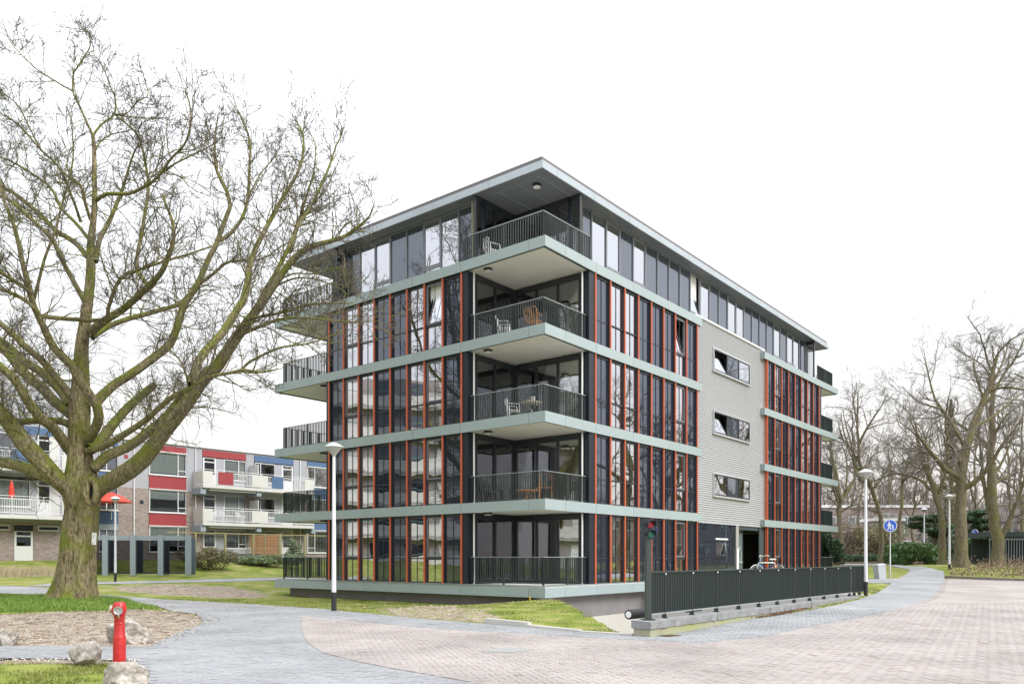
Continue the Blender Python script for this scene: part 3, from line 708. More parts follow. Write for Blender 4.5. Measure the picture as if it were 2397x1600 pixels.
for k in range(5):
    e_ = 3.87 if k < 4 else 3.87
    railing([(.30, e_), (.30, .30), (3.2, .30)], DZ[k], True)
    x2 = 3.2; railing([(.30, SY - 3.87), (.30, SY - .30), (x2, SY - .30)], DZ[k], False)
    if k == 4: railing([(.30, SY - 3.87), (1.0, SY - 3.87)], DZ[k], False)
    railing([(SX - 3.2, .30), (SX - .30, .30), (SX - .30, 3.87)], DZ[k], False)
# corrugated wall ----------------------------------------------------------------------------
x0, x1, z0, z1 = 11.86, 20.26, 3.23, 12.72; n_ = int((z1 - z0) / .105); V = []; Fc = []
for (xa_, xb_) in ((x0, 13.88), (13.88, 18.24), (18.24, x1)):
    k_ = len(V)
    for i in range(n_ * 6 + 1):
        zz = z0 + (z1 - z0) * i / (n_ * 6); d = [.0, .0, .012, .034, .034, .016][i % 6]
        V += [(xa_, .30 + d, zz), (xb_, .30 + d, zz)]
    for i in range(n_ * 6):
        zz = z0 + (z1 - z0) * (i + .5) / (n_ * 6)
        if xa_ == 13.88 and any(w0 < zz < w0 + 1.06 for w0 in (4.55, 7.55, 10.55)): continue
        Fc.append((k_ + 2 * i, k_ + 2 * i + 1, k_ + 2 * i + 3, k_ + 2 * i + 2))
inst('corrugated_cladding', np_mesh('corrugated_cladding', V, Fc, m_corr), B)
MB().box(x0 - .03, .27, z0 - .02, x0, .36, z1 + .03).box(x1, .27, z0 - .02, x1 + .03, .36, z1 + .03).box(x0, .29, z0 - .03, x1, .42, z0 - .002).build('wall_trim', m_alu, B)
bk_ = MB(); bk_.box(x0, .345, z0, 13.86, .42, z1); bk_.box(18.26, .345, z0, x1, .42, z1)
for a_, b_ in ((z0, 4.5), (5.66, 7.5), (8.66, 10.5), (11.66, z1)): bk_.box(13.86, .345, a_, 18.26, .42, b_)
bk_.build('wall_backing', m_corr, B, kind='stuff')
MB().box(11.9, .24, 12.722, 20.26, 1.0, 12.80).build('wall_coping', m_white, B)
for zk, kind in ((4.57, 0), (7.57, 1), (10.57, 2)):
    X0, X1, Hh = 13.92, 18.2, 1.02; f = MB()
    f.box(X0 - .05, .25, zk - .05, X1 + .05, .36, zk, 1); f.box(X0 - .05, .25, zk + Hh, X1 + .05, .36, zk + Hh + .05, 1); f.box(X0 - .05, .25, zk, X0, .36, zk + Hh, 1); f.box(X1, .25, zk, X1 + .05, .36, zk + Hh, 1)
    f.box(X0 - .1, .20, zk - .085, X1 + .1, .3, zk - .061, 1)
    xs = [X0, X0 + 1.5, X0 + 2.9, X1]
    for a in xs: f.box(max(X0, a - .04), .25, zk, min(X1, a + .04), .31, zk + Hh)
    f.box(X0, .25, zk, X1, .31, zk + .06); f.box(X0, .25, zk + Hh - .06, X1, .31, zk + Hh)
    o = f.build('window', [m_frame, m_alu], B)
    for j in range(3):
        g = m_blk2 if j == 1 else m_glass
        c = MB().box(0, 0, 0, xs[j+1] - xs[j] - .08, .012, Hh - .12).build('pane', g, o, (xs[j] + .04, .275, zk + .06))
        if j == 0 and kind > 0: c.rotation_euler = (R(-14), 0, 0); c['label'] = 'tilted open window pane'
# entrance zone -----------------------------------------------------------------------------
ent = MB()
xs = [11.86, 13.0, 14.2, 15.6, 16.58]
for j in range(4):
    for (za, zb_) in ((.62, 1.52), (1.53, 2.30), (2.31, 3.19)):
        if j == 2 and za == 1.53: continue
        MB().box(xs[j] + .006, .34, za, xs[j+1] - .006, .36, zb_).build('glass_panel', m_blk, B)
f = MB(); f.box(14.2, .32, 1.53, 15.6, .345, 1.68); f.box(14.2, .32, 2.42, 15.6, .345, 2.47); f.box(14.2, .33, 1.68, 14.26, .36, 2.42); f.box(15.54, .33, 1.68, 15.6, .36, 2.42); f.box(14.2, .30, 2.44, 15.6, .36, 2.52, 1)
o = f.build('window', [m_blk, m_white], B); MB().box(14.26, .345, 1.68, 15.54, .355, 2.44).build('pane', m_glass, o); MB().box(14.26, .42, 1.68, 15.54, .44, 2.2).build('blind', m_curt, o)
f = MB(); f.box(16.58, .30, .6, 16.9, .46, 3.2, 1); f.box(16.9, 2.2, .6, 19.7, 2.3, 3.2); f.box(16.9, .36, 3.0, 19.6, 2.2, 3.2); f.box(19.6, .30, .6, 20.26, .36, 3.2)
f.box(16.9, .46, .6, 16.95, 2.2, 3.0)
f.build('entrance_wall', [mat('teal_wall', (.05, .07, .078), .5), mat('grey_post', (.36, .34, .32), .5)], B)
f = MB(); f.box(17.0, .6, .62, 17.05, .65, 2.95); f.box(18.1, .6, .62, 18.15, .65, 2.95); f.box(17.05, .6, 2.85, 18.1, .65, 2.95); f.box(17.05, .6, .62, 18.1, .65, .75)
dr_ = f.build('door', m_frame, B); MB().box(17.05, .62, .75, 18.1, .63, 2.85).build('door_leaf', mat('door_green', (.10, .145, .15), .4), dr_)
hp = [(17.40, .52, 1.35), (17.42, .52, 1.5), (17.36, .52, 1.75), (17.42, .52, 2.0), (17.55, .52, 2.12), (17.68, .52, 2.0), (17.74, .52, 1.75), (17.68, .52, 1.5), (17.70, .52, 1.35)]
MB().tube(hp, .028, 8).bar((17.25, .52, 1.33), (17.85, .52, 1.33), .04, .05).build('handle', m_alu, dr_, smooth=True)
MB().box(16.60, .26, .75, 16.80, .298, 2.0).build('intercom_panel', m_white, B)
MB().lathe([(.02, -.10), (.10, -.07), (.12, 0)], 16).build('entrance_lamp', m_white, B, (18.6, 1.0, 3.0), smooth=True)
# ------------------------------------------------------------------ ramp pit walls, fence, signal
def V2(p): return Vector((p[0], p[1], 0))
rw = MB()
def wallseg(a, b, th, z0, za, zb=None, mi=0):
    a = np.array(a, float); b = np.array(b, float); t = (b - a) / np.linalg.norm(b - a); nn_ = np.array([-t[1], t[0]]) * th; zb = za if zb is None else zb
    p = [a, b, b + nn_, a + nn_]; k = len(rw.v)
    rw.v += [(*q, z0) for q in p] + [(*p[0], za), (*p[1], zb), (*p[2], zb), (*p[3], za)]
    rw.f += [(k, k+3, k+2, k+1), (k+4, k+5, k+6, k+7), (k, k+1, k+5, k+4), (k+1, k+2, k+6, k+5), (k+2, k+3, k+7, k+6), (k+3, k, k+4, k+7)]; rw.m += [mi] * 6
MB().poly([(q[0], q[1], -3.3) for q in PIT]).build('ramp_floor', m_conc, kind='structure')
m_moss = mat('mossy_concrete', (.36, .35, .30), .9, 0, .0, .9, .4, 22, col2=(.30, .33, .12))
m_gran = mat('rough_granite', (.24, .245, .25), .9, 0, .18, 3, .9, 18)
FD = np.array([.6428, .7660]); FN = np.array([-.7660, .6428])     # fence direction, direction towards the pit
F0 = np.array([2.753, 15.87]); FL = 13.5
RW = empty('garage_ramp_wall', (F0[0], F0[1], 0), math.atan2(FD[1], FD[0]), 'low mossy concrete wall with rough grey granite cap under the dark green fence', 'wall')
def gz(u): q = F0 + FD * u; return float(terrain(q[0], q[1]))
w_ = MB(); w_.box(0, 0, -3.3, FL, .38, .16); w_.build('wall', m_moss, RW)
rcap = random.Random(3); u = -.03
while u < FL:
    L = min(1.0, FL - u + .02); b_ = MB(); n_ = 6; k = 0
    V = []
    for i in range(n_ + 1):
        x = u + L * i / n_ - (0.006 if i == n_ else 0); j1, j2 = rcap.uniform(-.015, .015), rcap.uniform(-.012, .012)
        V += [(x, -.03 + j1, .165), (x, -.03 + j2, .31), (x, .42, .325), (x, .42, .165)]
    Fq = [(4*i + a, 4*i + (a+1) % 4, 4*i + 4 + (a+1) % 4, 4*i + 4 + a) for i in range(n_) for a in range(4)] + [(0, 3, 2, 1), (4*n_, 4*n_+1, 4*n_+2, 4*n_+3)]
    me = bpy.data.meshes.new('cap_stone'); me.from_pydata(V, [], Fq); me.materials.append(m_gran); inst('cap_stone', me, RW); u += 1.0
# left concrete edge of the ramp
rw.v, rw.f, rw.m = [], [], []
for a, b in zip(PIT[[3, 6]], PIT[[4, 0]]):
    z_a, z_b = float(terrain(*a)) - .05, float(terrain(*b)) - .05; wallseg(b, a, .03, -3.3, z_b, z_a)
tag(rw.build('ramp_side_wall', m_conc), 'pale concrete side wall of the ramp pit at the foot of the grass mound', 'wall')
FE = empty('ramp_fence', (F0[0] + .24 * FN[0], F0[1] + .24 * FN[1], 0), math.atan2(FD[1], FD[0]), 'long dark green slatted steel fence on the granite wall beside the ramp', 'fence')
ft, fb = 1.305, .43; fr_ = MB(); fr_.box(.42, -.03, ft - .025, FL, .03, ft); fr_.box(.42, -.02, fb - .02, FL, .02, fb + .01, 1); fr_.build('rail', [m_rail, m_railsheen], FE)
slat = MB().box(-.006, -.028, 0, .006, .028, ft - fb - .035).mesh('slat', m_rail)
np_ = 11
for i in range(int((FL - .45) / .107)): inst('slat', slat, FE, (.5 + .107 * i, 0, fb + .01))
pst = MB().box(-.009, -.029, -.03, .009, .029, ft - fb - .026).box(-.012, -.05, -.11, .012, .05, -.03).box(-.06, -.06, -.117, .06, .06, -.10).mesh('fence_post', m_rail)
bolt = MB().lathe([(.012, -.05), (.018, -.045), (.018, -.03)], 8, 0, axis='y').mesh('bolt', m_white)
for i in range(np_): 
    o = inst('fence_post', pst, FE, (1.55 + 1.225 * i - .55, 0, fb)); inst('bolt', bolt, o, (0, 0, ft - fb - .06))
# return of the fence towards the lamp
p0 = F0 + .24 * FN + FD * FL; p1 = np.array([12.25, 27.7]); t_ = p1 - p0; L_ = np.linalg.norm(t_)
FE2 = empty('fence_return', (p0[0], p0[1], 0), math.atan2(t_[1], t_[0]), 'short end piece of the dark green fence turning towards the lamp post', 'fence')
MB().box(0, -.03, ft - .025, L_, .03, ft).box(0, -.02, fb - .02, L_, .02, fb + .01).build('rail', m_rail, FE2)
for i in range(int(L_ / .107)): inst('slat', slat, FE2, (.06 + .107 * i, 0, fb + .01))
for i in range(2): inst('fence_post', pst, FE2, (.3 + i * .7, 0, fb))
# signal post
sp = F0 + FD * .30 + FN * .22
SG = empty('traffic_signal', (sp[0], sp[1], .325), R(12), 'dark green steel post carrying a red and green light at the ramp entrance', 'traffic light')
MB().box(-.055, -.055, 0, .055, .055, 1.63).build('post', m_rail, SG)
MB().box(-.13, -.10, 0, .13, .10, .012).build('base_plate', m_frame, SG)
bx = MB(); bx.box(-.09, -.06, 1.63, .10, .09, 2.05); bx.box(-.13, -.045, 1.66, -.09, -.03, 2.02); o = bx.build('signal_box', m_frame, SG)
for z_, nm, cc in ((1.93, 'red_lens', (.35, .008, .02)), (1.74, 'green_lens', (.0, .16, .09))):
    MB().lathe([(.074, 0), (.066, -.03), (.0, -.045)], 20, axis='y', c=(0, 0, 0)).build(nm, mat(nm, cc, .25, coat=.5), o, (.02, -.062, z_), smooth=True)
    v = MB(); arc = [(math.cos(a) * .085, math.sin(a) * .085) for a in np.linspace(-.3, math.pi + .3, 12)]
    for a, b in zip(arc, arc[1:]): v.quad((a[0], 0, a[1]), (b[0], 0, b[1]), (b[0], -.13, b[1]), (a[0], -.11 if a[1] > 0 else -.05, a[1]))
    v.build('visor', m_frame, o, (.02, -.062, z_))
# roller tubes seen beside the post
m_black = mat('black_rubber', (.02, .02, .024), .6)
def roller(loc, rz, label):
    t = empty('barrier_roller', loc, rz, label, 'barrier roller')
    MB().lathe([(.10, 0), (.105, .02), (.105, .7)], 20, axis='x').build('tube', m_black, t, smooth=True)
    MB().lathe([(.0, -.008), (.068, -.006), (.072, 0)], 20, axis='x').build('end_disc', m_white, t, smooth=True)
q = at(1471, 16.9, .38); roller((q.x, q.y, q.z), math.atan2(FD[1], FD[0]), 'black tube with white end disc left of the signal post')
q = at(1606, 19.3, .36); roller((q.x, q.y, q.z), math.atan2(FD[1], FD[0]), 'black tube with white end disc behind the fence foot')
# white kerb at the mound
kb = empty('concrete_kerb', (0, 0, 0), 0, 'pale concrete kerb along the foot of the grass mound', 'kerb')
pk = [ground(x, y) for x, y in ((1140, 1459), (1240, 1469), (1360, 1480), (1484, 1488))]
for i, (a, b) in enumerate(zip(pk, pk[1:])):
    w = [.16, .08, .03][i]; MB().bar((a.x, a.y + .08, a.z + w * .35), (b.x, b.y + .08, b.z + [.08, .03, .02][i] * .6), .14, [.15, .08, .05][i]).build('kerb_stone', m_conc, kb)
# drain grate and cover
g_ = ground(1568, 1489); dg = empty('drain_grate', (g_.x, g_.y, g_.z + .022), R(39), 'small rusty drain grate at the end of the granite wall', 'drain')
MB().box(-.2, -.14, -.02, .2, .14, 0).build('frame', mat('cast_iron', (.10, .085, .07), .7, .3, .2, 20), dg)
for i in range(6): MB().box(-.17 + i * .06, -.12, 0, -.15 + i * .06, .12, .008).build('grate_bar', mat('rusty', (.20, .13, .08), .8), dg)
g_ = ground(1183, 1522); tag(MB().prism([(-.45, -.3), (.1, -.42), (.5, .0), (0, .32)], -.02, .0).build('utility_cover', mat('patch', (.27, .28, .27), .9, 0, .1, 12), None, (g_.x, g_.y, g_.z + .024)), 'grey patched cover set into the red brick street', 'utility cover')
# yellow marker tube under the corner
q = at(1240, 27.6, .16); tag(MB().tube([(0, 0, -.1), (.01, 0, .02), (-.03, 0, .08)], .022, 8).tube([(.05, 0, -.1), (.02, 0, .0), (0, 0, .07)], .018, 8).build('yellow_pipe', mat('yellow_plastic', (.75, .45, .02), .5), None, q), 'short yellow plastic pipe sticking up under the corner balcony', 'pipe')

# ------------------------------------------------------------------ street lamps
m_black = mat('black_rubber', (.02, .02, .024), .6)
m_pole = mat('lamp_white', (.68, .69, .72), .45, 0, .08, 3, stretch=(1, 1, .2)); m_black = mat('black_rubber', (.02, .02, .024), .6); m_opal = mat('opal_shade', (.42, .42, .42), .35, spec=.6)
def lamp(px, pyb, pyt, Y, label):
    b = at(px, Y, zat(pyb, Y)); H = (pyb - pyt) / FPX * Y; t = empty('street_lamp', (b.x, b.y, b.z), 0, label, 'street lamp', 'lamps along the paths'); s = H / 5.0
    MB().lathe([(.078 * s, -.25), (.078 * s, .52 * s)], 16).build('base_sleeve', m_black, t, smooth=True)
    MB().lathe([(.070 * s, .52 * s), (.060 * s, 2.2 * s), (.044 * s, H - .42 * s)], 16).build('pole', m_pole, t, smooth=True)
    MB().lathe([(.045 * s, H - .43 * s), (.06 * s, H - .38 * s), (.12 * s, H - .31 * s), (.22 * s, H - .20 * s), (.275 * s, H - .14 * s)], 28).build('lamp_shade', m_opal, t, smooth=True)
    MB().lathe([(.282 * s, H - .145 * s), (.288 * s, H - .13 * s), (.15 * s, H - .045 * s), (.07 * s, H - .01 * s), (.02 * s, H)], 28).build('lamp_cap', m_pole, t, smooth=True)
    return t
lamp(781.6, 1425.5, 1035, 23.4, 'tall white lamp post in front of the left facade with black foot')
lamp(2026.6, 1391, 1097, 27.3, 'white lamp post at the end of the dark green ramp fence')
lamp(2222.5, 1338.8, 1156, 47.2, 'white lamp post at the path corner beside the thick tree trunk')
lamp(2163.3, 1318, 1188, 66.0, 'small far white lamp post in front of the rhododendrons')
gb_ = ground(270, 1360.5); lamp(270, 1360.5, 1161, gb_.y, 'white lamp post right of the big tree near the mesh shelter')

# ------------------------------------------------------------------ hydrant
g_ = at(279.6, 11.5, 0.0); HY_ = empty('fire_hydrant', (g_.x, g_.y, float(terrain(g_.x, g_.y))), 0, 'red pillar hydrant with metal hose outlet between the boulders', 'hydrant')
m_redp = mat('red_paint', (.44, .013, .014), .42, 0, .2, 14, .05, 40, coat=.15)
MB().lathe([(.086, -.1), (.086, .44), (.083, .455), (.074, .475), (.072, .62), (.068, .64), (.072, .65), (.068, .66), (.072, .67), (.068, .685), (.072, .695), (.068, .71), (.075, .76), (.092, .80), (.094, .88), (.08, .93), (.066, .952), (.0, .955)], 28).build('body', m_redp, HY_, smooth=True)
hd = MB(); hd.lathe([(.075, 0), (.08, .05), (.08, .11)], 24, axis='y', c=(0, 0, 0)); hd.build('outlet_boss', m_redp, HY_, (.02, -.115, .835), (0, 0, R(14)), smooth=True)
oc = MB().lathe([(.0, -.005), (.035, -.004), (.045, -.012), (.058, -.012), (.062, .0), (.060, .03)], 24, axis='y').build('outlet_cap', mat('worn_zinc', (.42, .44, .46), .35, .7, .15, 30), HY_, (.048, -.148, .835), (0, 0, R(14)), smooth=True)
MB().bar((0, -.02, -.01), (.02, -.02, -.075), .014, .01).build('key', m_alu, oc)
MB().lathe([(.05, 0), (.055, -.045), (.0, -.05)], 16, axis='x').build('side_outlet', mat('pale_cap', (.5, .42, .38), .5), HY_, (-.075, 0, .85), smooth=True)
MB().bar((.03, -.10, .76), (.05, -.12, .735), .03, .02).build('drain_valve', mat('brass', (.4, .28, .14), .4, .6), HY_)

# ------------------------------------------------------------------ boulders
def rock(px0, px1, py0, py1, seed, label, asym=(1, 1, 1)):
    g = ground((px0 + px1) / 2, py1); w = (px1 - px0) / FPX * g.y; h = (py1 - py0) / FPX * g.y
    rg = np.random.default_rng(seed); me = bpy.data.meshes.new('boulder'); import bmesh; bm = bmesh.new(); bmesh.ops.create_icosphere(bm, subdivisions=5, radius=1)
    V = np.array([v.co for v in bm.verts]); D = rg.normal(size=(26, 3)); D /= np.linalg.norm(D, axis=1)[:, None]; off = rg.uniform(.62, 1.0, 26)
    dd = V @ D.T; s = np.min(np.where(dd > .2, off[None] / np.maximum(dd, .2), 9), axis=1); s = np.minimum(s, 1.15)
    nz = np.zeros(len(V))
    for f_, a_ in ((2.5, .06), (5, .045), (11, .028), (23, .014)):
        ph = rg.uniform(0, 6, 6); nz += a_ * np.sin(V[:, 0] * f_ + ph[0] + 2 * np.sin(V[:, 1] * f_ * .7 + ph[1])) * np.cos(V[:, 2] * f_ * 1.3 + ph[2] + np.sin(V[:, 0] * f_ + ph[3]))
    V = V * (s * (1 + nz))[:, None]; ext = V.max(0) - V.min(0); V = V / ext * np.array([w, w * .8, h * 1.25]); V[:, 2] -= V[:, 2].max() - h
    for v, c in zip(bm.verts, V): v.co = c
    bm.to_mesh(me); bm.free(); me.materials.append(ROCK); me.shade_smooth(); me.set_sharp_from_angle(angle=R(32))
    tag(inst('boulder', me, None, (g.x, g.y + w * .3, float(terrain(g.x, g.y + w * .3)) - .01)), label, 'boulder', 'boulders by the hydrant')
ROCK = mat('rock', (.10, .08, .06), .85, 0, 0, 6.5, 1.0, 19, col2=(.56, .52, .475), detail=9)
rock(236, 334, 1447, 1508, 4, 'jagged grey boulder on the bare soil behind the hydrant')
rock(145, 229, 1500, 1558, 9, 'rounded brown boulder left of the hydrant')
rock(216, 338, 1549, 1612, 15, 'large pale boulder in front of the hydrant, cut by the lower edge')
rock(-30, 38, 1472, 1512, 21, 'yellowish boulder at the left edge of the picture')

# debris on the soil and the verge
def litter(name, polys, n, lmin, lmax, rad, m, seed, label, curl=.4):
    rg = np.random.default_rng(seed); P_ = []; Rr = []
    while len(P_) < n:
        pl = polys[rg.integers(len(polys))]; xs = [q[0] for q in pl]; ys = [q[1] for q in pl]; x = rg.uniform(min(xs), max(xs)); y = rg.uniform(min(ys), max(ys))
        if not pip(np.array([x]), np.array([y]), pl)[0] or pip(np.array([x]), np.array([y]), GREY)[0]: continue
        a = rg.uniform(0, 6.28); L = rg.uniform(lmin, lmax); pts = [(x, y, float(terrain(x, y)) + .012)]
        for _ in range(3): a += rg.normal(0, curl); q = pts[-1]; x2, y2 = q[0] + math.cos(a) * L / 3, q[1] + math.sin(a) * L / 3; pts.append((x2, y2, float(terrain(x2, y2)) + .012 + abs(rg.normal(0, .02))))
        P_.append(pts); Rr.append([rad * rg.uniform(.5, 1.4) * f_ for f_ in (1, .9, .7, .4)])
    V, F_ = tubes_np(P_, Rr, 4); tag(inst(name, np_mesh(name, V, F_, m)), label, 'debris', kind='stuff')
m_twig = mat('dead_twig', (.12, .085, .06), .9)
litter('fallen_twigs', [DIRT], 90, .12, .7, .0055, m_twig, 31, 'fallen twigs lying on the bare soil under the big tree')
litter('bark_mulch', [STRIP], 500, .05, .22, .018, mat('mulch', (.17, .10, .06), .9, rnd=.0, var=.3, scale=9), 32, 'brown bark mulch along the foot of the granite wall')
def chips(name, polys, n, s, m, seed, label, cat_='leaves'):
    rg = np.random.default_rng(seed); out = []
    for pl in polys:
        xs = [q[0] for q in pl]; ys = [q[1] for q in pl]; x = rg.uniform(min(xs), max(xs), n); y = rg.uniform(min(ys), max(ys), n); k = pip(x, y, pl) & ~pip(x, y, PIT); out.append(np.column_stack([x[k], y[k]]))
    q = np.concatenate(out); N = len(q); a = rg.uniform(0, 6.28, N); ss = rg.uniform(.5, 1.5, N) * s; z = terrain(q[:, 0], q[:, 1]) + .02
    P = []
    for i, (u, v) in enumerate(((-1, -.6), (1, -.6), (1, .6), (-1, .6))):
        P.append(np.column_stack([q[:, 0] + ss * (u * np.cos(a) - v * np.sin(a)), q[:, 1] + ss * (u * np.sin(a) + v * np.cos(a)), z + rg.uniform(0, .025, N)]))
    V = np.stack(P, 1).reshape(-1, 3); tag(inst(name, np_mesh(name, V, np.arange(N * 4).reshape(-1, 4), m)), label, cat_, kind='stuff')
chips('dead_leaves', [DIRT, SAND, WORN, rect(-12, 22, 2.2, 30)], 900, .022, mat('dry_leaf', (.42, .34, .24), .8, 0, .3, 5), 33, 'scattered dry leaves and white chips on soil and lawn')
fr_poly = [tuple(q) for q in DIRT]
chips('sand_fringe', [[(x + (x + 9) * .0 + (.35 if x > -9 else 0), y + (.12 if y > 16 else -.12)) for x, y in DIRT]], 5200, .016, mat('loose_sand', (.36, .32, .27), .95), 35, 'loose sand spilled over the edge of the paving', 'sand')
chips('small_stones', [DIRT, EDGE2, WORN], 260, .014, mat('stone_chip', (.5, .46, .42), .9), 34, 'small stones on the bare soil', 'stones')

# ------------------------------------------------------------------ signs, cabinet
def ped_sign(px, pyb, pyc, Y, yaw, label, rad=.3):
    b = at(px, Y, zat(pyb, Y)); zc = zat(pyc, Y) - b.z; t = empty('footpath_sign', tuple(b), yaw, label, 'sign')
    MB().lathe([(.035, -.1), (.035, 1.0), (.026, 1.02), (.026, zc + .2)], 12).build('post', m_alu, t, smooth=True)
    d = MB().lathe([(rad, 0), (rad, .02)], 40, axis='y').build('sign_disc', m_white, t, (0, -.06, zc))
    MB().lathe([(rad * .9, 0), (rad * .9, .003)], 40, axis='y').build('blue_field', mat('sign_blue', (.025, .11, .62), .4), d, (0, -.005, 0))
    f = MB(); y_ = -.0085; s = rad / .3
    def pl(pts): f.poly([(x * s, y_, z * s) for x, z in pts])
    def circ(cx_, cz_, r_): pl([(cx_ + r_ * math.cos(a), cz_ + r_ * math.sin(a)) for a in np.linspace(0, 2 * math.pi, 13)[:-1]])
    circ(-.045, .175, .032); pl([(-.085, .13), (-.01, .13), (.0, .02), (-.085, .02)]); pl([(-.085, .02), (-.045, .02), (-.085, -.2), (-.125, -.2)]); pl([(-.045, .02), (.0, .02), (.03, -.2), (-.01, -.2)])
    pl([(-.085, .125), (-.085, .08), (-.14, -.03), (-.155, -.01)]); pl([(-.012, .13), (.0, .10), (.075, .02), (.06, -.005), (-.01, .07)])
    circ(.105, .035, .024); pl([(.08, .005), (.13, .005), (.135, -.07), (.08, -.07)]); pl([(.08, -.07), (.107, -.07), (.075, -.2), (.05, -.2)]); pl([(.107, -.07), (.135, -.07), (.16, -.2), (.135, -.2)]); pl([(.13, .005), (.165, -.05), (.15, -.06), (.125, -.03)]); pl([(.082, .005), (.06, .03), (.05, .02), (.078, -.02)])
    f.build('pedestrian_pictogram', m_white, d)
    return t
ped_sign(2083.7, 1352, 1229.6, 38.6, R(-20), 'round blue sign with white adult and child on a grey pole')
ped_sign(2283, 1322, 1248, 64.0, R(-78), 'blue footpath sign seen almost edge on right of the thick tree', .36)
g_ = ground(2061, 1354); cb = empty('litter_bin', tuple(g_), R(20), 'leaning grey metal bin beside the blue sign', 'litter bin')
b_ = MB(); b_.v = [(-.2, -.15, -.05), (.22, -.15, -.05), (.22, .15, -.05), (-.2, .15, -.05), (-.32, -.17, .62), (.14, -.17, .66), (.14, .17, .66), (-.32, .17, .62)]; b_.f = [(0,3,2,1),(4,5,6,7),(0,1,5,4),(1,2,6,5),(2,3,7,6),(3,0,4,7)]; b_.m = [0]*6
b_.build('body', mat('bin_grey', (.42, .44, .46), .5), cb); b_ = MB(); b_.v = [(-.34, -.19, .625), (.16, -.19, .665), (.16, .19, .665), (-.34, .19, .625), (-.28, -.13, .70), (.10, -.13, .73), (.10, .13, .73), (-.28, .13, .70)]; b_.f = [(0,3,2,1),(4,5,6,7),(0,1,5,4),(1,2,6,5),(2,3,7,6),(3,0,4,7)]; b_.m = [0]*6
b_.build('lid', mat('bin_lid', (.36, .38, .41), .45), cb)

# ------------------------------------------------------------------ bicycle and stand
def bicycle(loc, rz, label):
    t = empty('bicycle', loc, rz, label, 'bicycle'); blue = mat('bike_blue', (.02, .09, .42), .35, coat=.4); tyre = m_black; r_ = .34
    def wheel(x):
        o = empty('wheel', (x, 0, r_)); o.parent = t
        c = [(math.cos(a) * (r_ - .02), 0, math.sin(a) * (r_ - .02)) for a in np.linspace(0, 2 * math.pi, 33)]
        MB().tube(c, .022, 8, cap=False).build('tyre', tyre, o, smooth=True)
        c = [(math.cos(a) * (r_ - .05), 0, math.sin(a) * (r_ - .05)) for a in np.linspace(0, 2 * math.pi, 33)]; MB().tube(c, .009, 6, cap=False).build('rim', m_alu, o, smooth=True)
        s = MB()
        for i in range(16): a = math.pi * i / 8; s.bar((0, 0, 0), (math.cos(a) * .29, 0, math.sin(a) * .29), .003, .003)
        s.build('spokes', m_alu, o)
        c = [(math.cos(a) * (r_ + .025), 0, math.sin(a) * (r_ + .025)) for a in np.linspace(R(20), R(200), 16)]; MB().tube(c, .018, 6).build('mudguard', m_white, o, smooth=True)
    wheel(-.55); wheel(.55)
    f = MB(); f.tube([(-.36, 0, .86), (-.44, 0, .62), (-.55, 0, .34)], .016, 8); f.tube([(-.37, 0, .82), (-.1, 0, .42), (.08, 0, .28)], .019, 8); f.tube([(-.39, 0, .72), (-.15, 0, .38), (.08, 0, .28)], .014, 8); f.tube([(.08, 0, .28), (.24, 0, .80)], .016, 8); f.tube([(.08, 0, .28), (.55, .03, .34)], .012, 6); f.tube([(.22, 0, .74), (.55, .03, .34)], .010, 6)
    f.build('frame', blue, t, smooth=True)
    MB().tube([(-.36, 0, .86), (-.33, 0, 1.02)], .012, 8).tube([(-.05, -.27, 1.10), (-.20, -.26, 1.14), (-.33, -.12, 1.08), (-.33, 0, 1.03), (-.33, .12, 1.08), (-.20, .26, 1.14), (-.05, .27, 1.10)], .013, 8).build('handlebar', m_white, t, smooth=True)
    MB().tube([(.24, 0, .8), (.26, 0, .93)], .012, 8).build('seat_post', m_alu, t)
    MB().prism([(.12, -.03), (.2, -.05), (.40, -.10), (.44, 0), (.40, .10), (.2, .05), (.12, .03)], .93, .99).build('saddle', m_white, t)
    MB().bar((.30, 0, .72), (.78, 0, .72), .12, .015).build('luggage_rack', blue, t)
    MB().box(.30, -.12, .60, .42, .12, .70).build('child_seat', mat('orange_plastic', (.75, .16, .03), .5), t)
bq = at(1772, 36.5, 0); bz = .545
bicycle((bq.x + .50, bq.y + .1, bz), R(14), 'blue and white bicycle parked at the entrance behind the ramp fence')
st_ = empty('bicycle_stand', (at(1794, 35.9, 0).x, 35.9, bz), R(8), 'low steel tube bicycle stand in front of the blue bicycle', 'bicycle stand')
MB().tube([(-.42, 0, 0), (-.42, 0, .70), (-.38, 0, .78), (-.30, 0, .80), (.30, 0, .80), (.38, 0, .78), (.42, 0, .70), (.42, 0, 0)], .024, 8).build('hoop', m_alu, st_, smooth=True)

